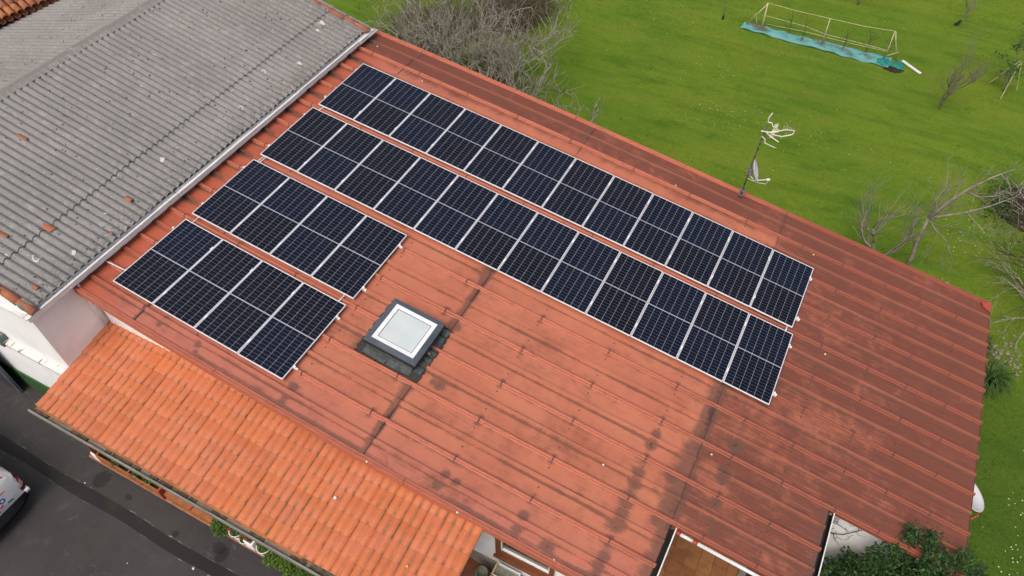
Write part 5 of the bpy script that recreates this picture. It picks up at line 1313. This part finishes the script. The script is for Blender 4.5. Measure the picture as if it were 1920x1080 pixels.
# cold frames on a table by the window
CT = empty('side_table', (9.12, -9.42, .442), label='narrow weathered table under the wooden window', cat='table')
MB().box(-.32, .32, -.34, .34, .40, .44).build('table_top', M['palewood'], CT)
for x in (-.28, .24):
    for y in (-.3, .26): MB().box(x, x + .04, y, y + .04, 0, .40).build('leg', M['palewood'], CT)
MB().lathe([(.10, 0), (.16, .15), (.17, .3), (.12, .42), (.13, .46), (.11, .46), (.10, .4), (.001, .38)], 18).build('grey_urn', M['concrete'], smooth=True, label='grey stone urn left of the cold frames on the terrace', cat='urn').location = (8.62, -9.33, .442)
for k, (y, lb) in enumerate(((-9.215, 'open topped white box with pale wooden end, against the wall under the window'), (-9.52, 'second white box with wooden end, further from the wall and cut by the bottom edge'))):
    t = empty('seed_box', (9.12, y, .885), label=lb, cat='box', group='white seed boxes under the window')
    MB().box(-.24, .24, -.13, -.115, 0, .26).box(-.24, .24, .115, .13, 0, .26).box(.225, .24, -.1145, .1145, 0, .26).build('box_wall', M['gloss'], t)
    MB().box(-.275, -.241, -.135, .135, 0, .275).build('wooden_end', M['palewood'], t); MB().box(-.24, .224, -.1145, .1145, 0, .16).build('contents', M['concrete'], t)
MB().tube([(9.42, -9.12, 1.20), (9.45, -9.14, 1.12), (9.50, -9.13, .9)], .018, 8).build('red_hose', M['redpvc'], smooth=True, label='short red hose hanging on the white wall under the window', cat='hose')

# ------------------------------------------------------------------ van
VA = empty('white_van', (-3.2, -13.05, 0), label='white van with black rear bumper and printed tailgate at the left edge', cat='van')
# cross sections along x: (x, half width, z bottom, z belt, z roof, roof half width)
def vring(x, hw, zb, zbelt, zr, hr, n=6):
    pts = [(hw * .93, zb), (hw * .99, zb + .12), (hw, (zb + zbelt) / 2), (hw * .985, zbelt)]
    pts += [(hr + .03, zr - .12), (hr - .03, zr - .04), (hr - .14, zr), (hr * .4, zr + .015)]
    ring_ = [(x, a, b) for a, b in pts] + [(x, -a, b) for a, b in reversed(pts)]
    return ring_
secs = [(-5.55, .70, .40, .70, .86, .60), (-5.45, .82, .32, .84, .92, .70), (-4.9, .90, .28, .98, 1.06, .76), (-4.5, .905, .28, 1.02, 1.14, .74), (-3.9, .91, .28, 1.05, 1.78, .66), (-3.2, .91, .28, 1.06, 1.86, .68), (-2.0, .91, .30, 1.08, 1.86, .68), (-1.62, .905, .34, 1.10, 1.80, .67), (-1.45, .90, .38, 1.12, 1.62, .70), (-1.34, .885, .42, 1.13, 1.38, .76), (-1.27, .86, .46, 1.12, 1.24, .80), (-1.23, .82, .50, 1.02, 1.14, .78)]
V = []; 
for s in secs: V += [(x + 3.2, y, z) for x, y, z in vring(*s)]
k = 16; F = [(i * k + j, i * k + (j + 1) % k, i * k + k + (j + 1) % k, i * k + k + j) for i in range(len(secs) - 1) for j in range(k)]
F += [tuple(range(k - 1, -1, -1)), tuple(range((len(secs) - 1) * k, len(secs) * k))]
F = [tuple(reversed(f)) for f in F]
vb = MB().add(V, F).build('body', M['carwhite'], VA)
for p in vb.data.polygons: p.use_smooth = True
bv = vb.modifiers.new('bevel', 'BEVEL'); bv.width = .02; bv.segments = 2; bv.limit_method = 'ANGLE'
def vx(x): return x + 3.2
# bumper: stepped black moulding
bp = [(-.62, .0), (.0, 0)]
V = []; zs = [(.20, -.02), (.22, .06), (.30, .11), (.36, .11), (.385, .07), (.46, .05), (.48, .0)]
ys = np.linspace(-.90, .90, 17)
for y_ in ys:
    cv = -.26 * (abs(y_) / .90) ** 4
    for z_, dx in zs: V.append((vx(-1.22) + dx + cv, y_, z_))
k = len(zs); F = [(i * k + j, i * k + k + j, i * k + k + j + 1, i * k + j + 1) for i in range(16) for j in range(k - 1)]
MB().add(V, F + [tuple(range(k)), tuple(range(16 * k + k - 1, 16 * k - 1, -1))]).build('bumper', M['carblack'], VA, True)
for s in (1, -1):
    # tail lamp wrapped on the corner: stack of three lens blocks
    L_ = empty('tail_lamp'); L_.parent = VA
    def lens(z0, z1, mt, n2):
        def xx(z): return vx(-1.225) - .12 * max(0, z - .55)
        Vv = []
        for z in (z0, z1):
            q = xx(z); Vv += [(q - .16, s * (.925 - .0), z), (q - .045, s * (.905), z), (q + .022, s * .83, z), (q + .022, s * .765 , z), (q - .10, s * .76, z), (q - .18, s * .88, z)]
        Fq = [(0, 1, 2, 3, 4, 5), (11, 10, 9, 8, 7, 6)] + [(i, 6 + i, 6 + (i + 1) % 6, (i + 1) % 6) for i in range(6)]
        if s > 0: Fq = [tuple(reversed(f)) for f in Fq]
        MB().add(Vv, Fq).build(n2, M[mt], L_)
    lens(.98, 1.05, 'lampdark', 'red_lens'); lens(.86, .978, 'lampred', 'red_lens'); lens(.70, .858, 'lampclear', 'clear_lens'); lens(.60, .698, 'lampdark', 'red_lens')
    MB().box(vx(-1.32), vx(-1.16), s * .84 - .05, s * .84 + .05, .50, .58, .01).build('corner_trim', M['gloss'], VA)
    for xw in (-2.05, -4.75):
        Wh = empty('wheel'); Wh.parent = VA; Wh.location = (vx(xw), s * .82, .33)
        ty = MB().lathe([(.20, -.10), (.31, -.10), (.33, -.07), (.33, .07), (.31, .10), (.20, .10)], 28).build('tyre', M['tyre'], Wh, True); ty.rotation_euler = (math.pi / 2, 0, 0)
        rm = MB().lathe([(.001, .02), (.06, .05), (.18, .06), (.205, .09), (.205, -.09), (.001, -.05)], 20).build('rim', M['galv'], Wh, True); rm.rotation_euler = (math.pi / 2 if s < 0 else -math.pi / 2, 0, 0)
    for x0, x1 in ((-3.75, -2.9), (-2.8, -1.85)):
        def sy(z, o=.004): return s * (.90 + o - (z - 1.06) * .27)
        MB().add([(vx(x0), sy(1.16, .01), 1.16), (vx(x1), sy(1.16, .01), 1.16), (vx(x1) - .03, sy(1.62, .03), 1.62), (vx(x0) + .08, sy(1.62, .03), 1.62)], [(0, 1, 2, 3)] if s < 0 else [(3, 2, 1, 0)]).build('side_window', M['glass'], VA)
MB().add([(vx(-1.345) + .012, -.62, 1.36), (vx(-1.345) + .012, .62, 1.36), (vx(-1.56), .60, 1.74), (vx(-1.56), -.60, 1.74), (vx(-1.355), -.62, 1.36), (vx(-1.355), .62, 1.36), (vx(-1.58), .60, 1.74), (vx(-1.58), -.60, 1.74)],
         [(0, 1, 2, 3), (7, 6, 5, 4), (0, 4, 5, 1), (1, 5, 6, 2), (2, 6, 7, 3), (3, 7, 4, 0)]).build('rear_window', M['glass'], VA)
MB().add([(vx(-3.93), -.64, 1.74), (vx(-3.93), .64, 1.74), (vx(-4.42), .72, 1.17), (vx(-4.42), -.72, 1.17)], [(3, 2, 1, 0)]).build('windscreen', M['glass'], VA)
# tailgate skin: smooth panel the printing sits on
def gx(z): return vx(-1.205) - .10 * max(0., z - .62) - .10 * max(0., z - 1.1)
P = np.zeros((12, 12, 3))
for i in range(12):
    for j in range(12):
        z = .56 + (1.32 - .56) * i / 11; y_ = -.755 + 1.51 * j / 11; P[i, j] = (gx(z) - .03 * (abs(y_) / .75) ** 4 + (.0 if 0 < i < 11 and 0 < j < 11 else -.03), y_, z)
TGd = link('tailgate', grid_mesh('tailgate', P[:, ::-1], M['carwhite']), VA)
TGd2 = MB().box(0, 0.012, 0, .13, 0, .03, .004).build('handle', M['blackframe'], TGd); TGd2.location = (gx(.66) - .002, .42, .64); TGd2.rotation_euler = (math.radians(-12), 0, 0)
def decal(pts, mat, name, off=.004):
    n = len(pts); V = [(gx(z) - .03 * (abs(y_) / .75) ** 4 + off, y_, z) for y_, z in pts]; V += [(x - .002, y_, z) for x, y_, z in V]
    return MB().add(V, [tuple(range(n)), tuple(range(2 * n - 1, n - 1, -1))] + [(i, n + i, n + (i + 1) % n, (i + 1) % n) for i in range(n)]).build(name, M[mat], TGd)
decal([(.715, 1.04), (.745, 1.12), (.735, 1.24), (.70, 1.31), (.3, 1.31), (.3, .98), (.52, .96), (.66, .99)], 'orange', 'orange_print', .022)
n = 20; ring_p = [(.40 + .055 * math.cos(a), .80 + .06 * math.sin(a)) for a in np.linspace(0, 2 * math.pi, n + 1)[:-1]]
V = []
for r_ in (1.0, .55):
    for a in np.linspace(0, 2 * math.pi, n + 1)[:-1]:
        y_, z = .38 + .065 * r_ * math.cos(a), .80 + .07 * r_ * math.sin(a); V.append((gx(z) + .004, y_, z))
MB().add(V, [(i, (i + 1) % n, n + (i + 1) % n, n + i) for i in range(n)]).build('blue_letter', M['blue'], TGd)
decal([(.30 + .04 * math.cos(a) * (1.4), .69 + .028 * math.sin(a) + .01 * math.cos(a)) for a in np.linspace(0, 6.28, 13)[:-1]], 'redprint', 'red_print')
def text(body, size, loc, mat, name):
    cu = bpy.data.curves.new(name, 'FONT'); cu.body = body; cu.size = size; cu.extrude = .001
    tmp = bpy.data.objects.new('tmp', cu); COL.objects.link(tmp); dg = bpy.context.evaluated_depsgraph_get(); dg.update()
    me = bpy.data.meshes.new_from_object(tmp.evaluated_get(dg)); bpy.data.objects.remove(tmp); me.materials.clear(); me.materials.append(M[mat])
    o = link(name, me, TGd); o.location = loc; o.rotation_euler = (math.pi / 2 - .1, 0, math.pi / 2); return o
text('43', .13, (gx(.62) + .005, .10, .585), 'greyprint', 'number_print')
text('O', .17, (gx(.78) + .005, .16, .74), 'blue', 'blue_letter')

# ------------------------------------------------------------------ small things on the roofs
def twig(pts, r, label):
    mb = MB(); mb.tube(pts, [r * (1 - .6 * i / (len(pts) - 1)) for i in range(len(pts))], 5, True)
    for i in range(1, len(pts)):
        a = Vector(pts[i]); mb.tube([a, a + Vector((rnd.uniform(-.12, .12), rnd.uniform(-.12, .12), .01))], [r * .5, r * .2], 4, False)
    mb.build('fallen_twig', M['bark_mid'], label=label, cat='twig', group='fallen twigs on the red roof')
twig([rp(.95, .72, .03), rp(1.1, .55, .03), rp(1.25, .40, .025), rp(1.42, .34, .02)], .010, 'curved fallen twig just behind the back left solar panel')
twig([rp(6.45, 1.62, .06), rp(6.52, 1.45, .03), rp(6.62, 1.38, .03), rp(6.95, 1.45, .03)], .008, 'forked twig on the back verge of the roof near the second lap')
twig([rp(.95, 1.62, .25), rp(1.0, 1.4, .12), rp(.95, 1.15, .05), rp(.8, 1.05, .03)], .012, 'twig bending onto the roof under the fig trees')
db = MB()
for u, v in ((1.62, .42), (8.9, .75), (15.1, 1.1), (12.7, .55), (12.0, -6.0), (-.2, 1.0), (10.15, -9.40), (10.25, -9.44), (10.33, -9.45), (6.45, -9.5), (8.3, -9.5), (13.6, -2.3), (10.2, -7.3)):
    p = RP(u, v, .055 if v < -9.45 else .012); db.lathe([(.001, 0), (.022, .002), (.015, .018), (.001, .022)], 6, p)
db.build('pale_specks', M['daisy'], kind='stuff', label='pale specks and grit on the red roof')
for x, y, s, mt, nm, lb, ct in ((6.05, -10.02, .035, 'white', 'plaster_flake', 'white plaster flake on the orange porch tiles', 'flake'), (7.85, -10.45, .022, 'yellow', 'yellow_leaf', 'small yellow leaf on the lower right porch tiles', 'leaf'), (.98, -10.2, .012, 'yellow', 'yellow_leaf', 'tiny yellow leaf on the left half of the porch tiles', 'leaf')):
    o = MB().prism([(s * math.cos(a) * rnd.uniform(.6, 1.2), s * math.sin(a) * rnd.uniform(.6, 1.2)) for a in np.linspace(0, 6.28, 8)[:-1]], .008, 'z', 0).build(nm, M[mt], label=lb, cat=ct); o.location = (x, y, cz(y) + .085)

# ------------------------------------------------------------------ grass blades, daisies, stones
def in_plan(x, y):
    return ((x < 17.0) & (x > -15) & (y < 1.35) & (y > -5.6)) | ((x < 13.6) & (y < -5)) | ((x < -4.6) & (y < 3)) | ((x > 13.4) & (x < 18.2) & (y < -5.5))
n = 420000
X = NR.uniform(-8, 23, n); Y = NR.uniform(-8.5, 25, n)
dcam = np.hypot(X - CP[0], Y - CP[1])
keep = (~in_plan(X, Y)) & (NR.rand(n) < np.clip(1.15 - (dcam - 18) / 40, .35, 1)) & ((X > 16.8) | (Y > 1.3)); X, Y = X[keep], Y[keep]; n = len(X)
Z = -.5 + .05 * (vnoise(X * .6, Y * .6, 3) - .5)
h = .02 + .03 * NR.rand(n) * (.5 + vnoise(X * 1.2, Y * 1.2, 5)); a = NR.rand(n) * 6.28; wv = .007 + .008 * NR.rand(n); lean = (NR.rand(n, 2) - .5) * .07
V = np.zeros((n, 3, 3)); V[:, 0] = np.stack([X - wv * np.cos(a), Y - wv * np.sin(a), Z], 1); V[:, 1] = np.stack([X + wv * np.cos(a), Y + wv * np.sin(a), Z], 1); V[:, 2] = np.stack([X + lean[:, 0], Y + lean[:, 1], Z + h], 1)
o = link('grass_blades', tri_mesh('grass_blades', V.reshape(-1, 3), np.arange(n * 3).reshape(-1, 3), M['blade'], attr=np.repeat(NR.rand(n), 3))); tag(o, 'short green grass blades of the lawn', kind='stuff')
def daisies(name, pts, mat, r, label):
    V = []; F = []
    for x, y in pts:
        q = len(V); z = gz(x, y) + .055 + rnd.random() * .02; rr = r * rnd.uniform(.7, 1.2); 
        V.append((x, y, z + .004))
        for k in range(5): V.append((x + rr * math.cos(k * 1.2566), y + rr * math.sin(k * 1.2566), z))
        F += [(q, q + 1 + k, q + 1 + (k + 1) % 5) for k in range(5)]
    o = link(name, tri_mesh(name, np.array(V), np.array(F), M[mat])); tag(o, label, kind='stuff')
R = random.Random(3); pts = []
def spray(cx, cy, sx, sy, n):
    for _ in range(n):
        x, y = R.gauss(cx, sx), R.gauss(cy, sy)
        if not (x < 17.2 and y < 1.6): pts.append((x, y))
spray(19.2, -2.8, .35, .9, 170); spray(19.4, -.6, .4, .5, 60); spray(18.9, -4.2, .4, .6, 60); spray(18.2, 6.0, .6, .8, 40); spray(16.6, 6.6, .7, .5, 30); spray(10.3, 9.5, 1.2, .6, 40); spray(4.5, 14.5, 1.2, .8, 28); spray(7.2, 12.2, .8, .5, 18); spray(8, 9.5, .8, .4, 25)
spray(9, 10, 5, 5, 35)
daisies('daisies', pts, 'daisy', .015, 'tiny white daisies scattered over the lawn')
daisies('dandelions', [(R.uniform(4, 20), R.uniform(3, 20)) for _ in range(35)], 'yellow', .016, 'tiny yellow dandelions dotted over the lawn')
st = MB()
for i in range(90):
    x, y = R.gauss(18.1, .35), R.gauss(2.5, .3); r = R.uniform(.02, .06); z = gz(x, y) + .02
    st.lathe([(.001, r * .5), (r * .6, r * .4), (r, 0), (r * .8, -r * .3)], 6, (x, y, z))
st.build('path_stones', M['stone'], kind='stuff', label='loose brown stones on a worn path right of the building')

# ------------------------------------------------------------------ render
S.render.engine = 'CYCLES'
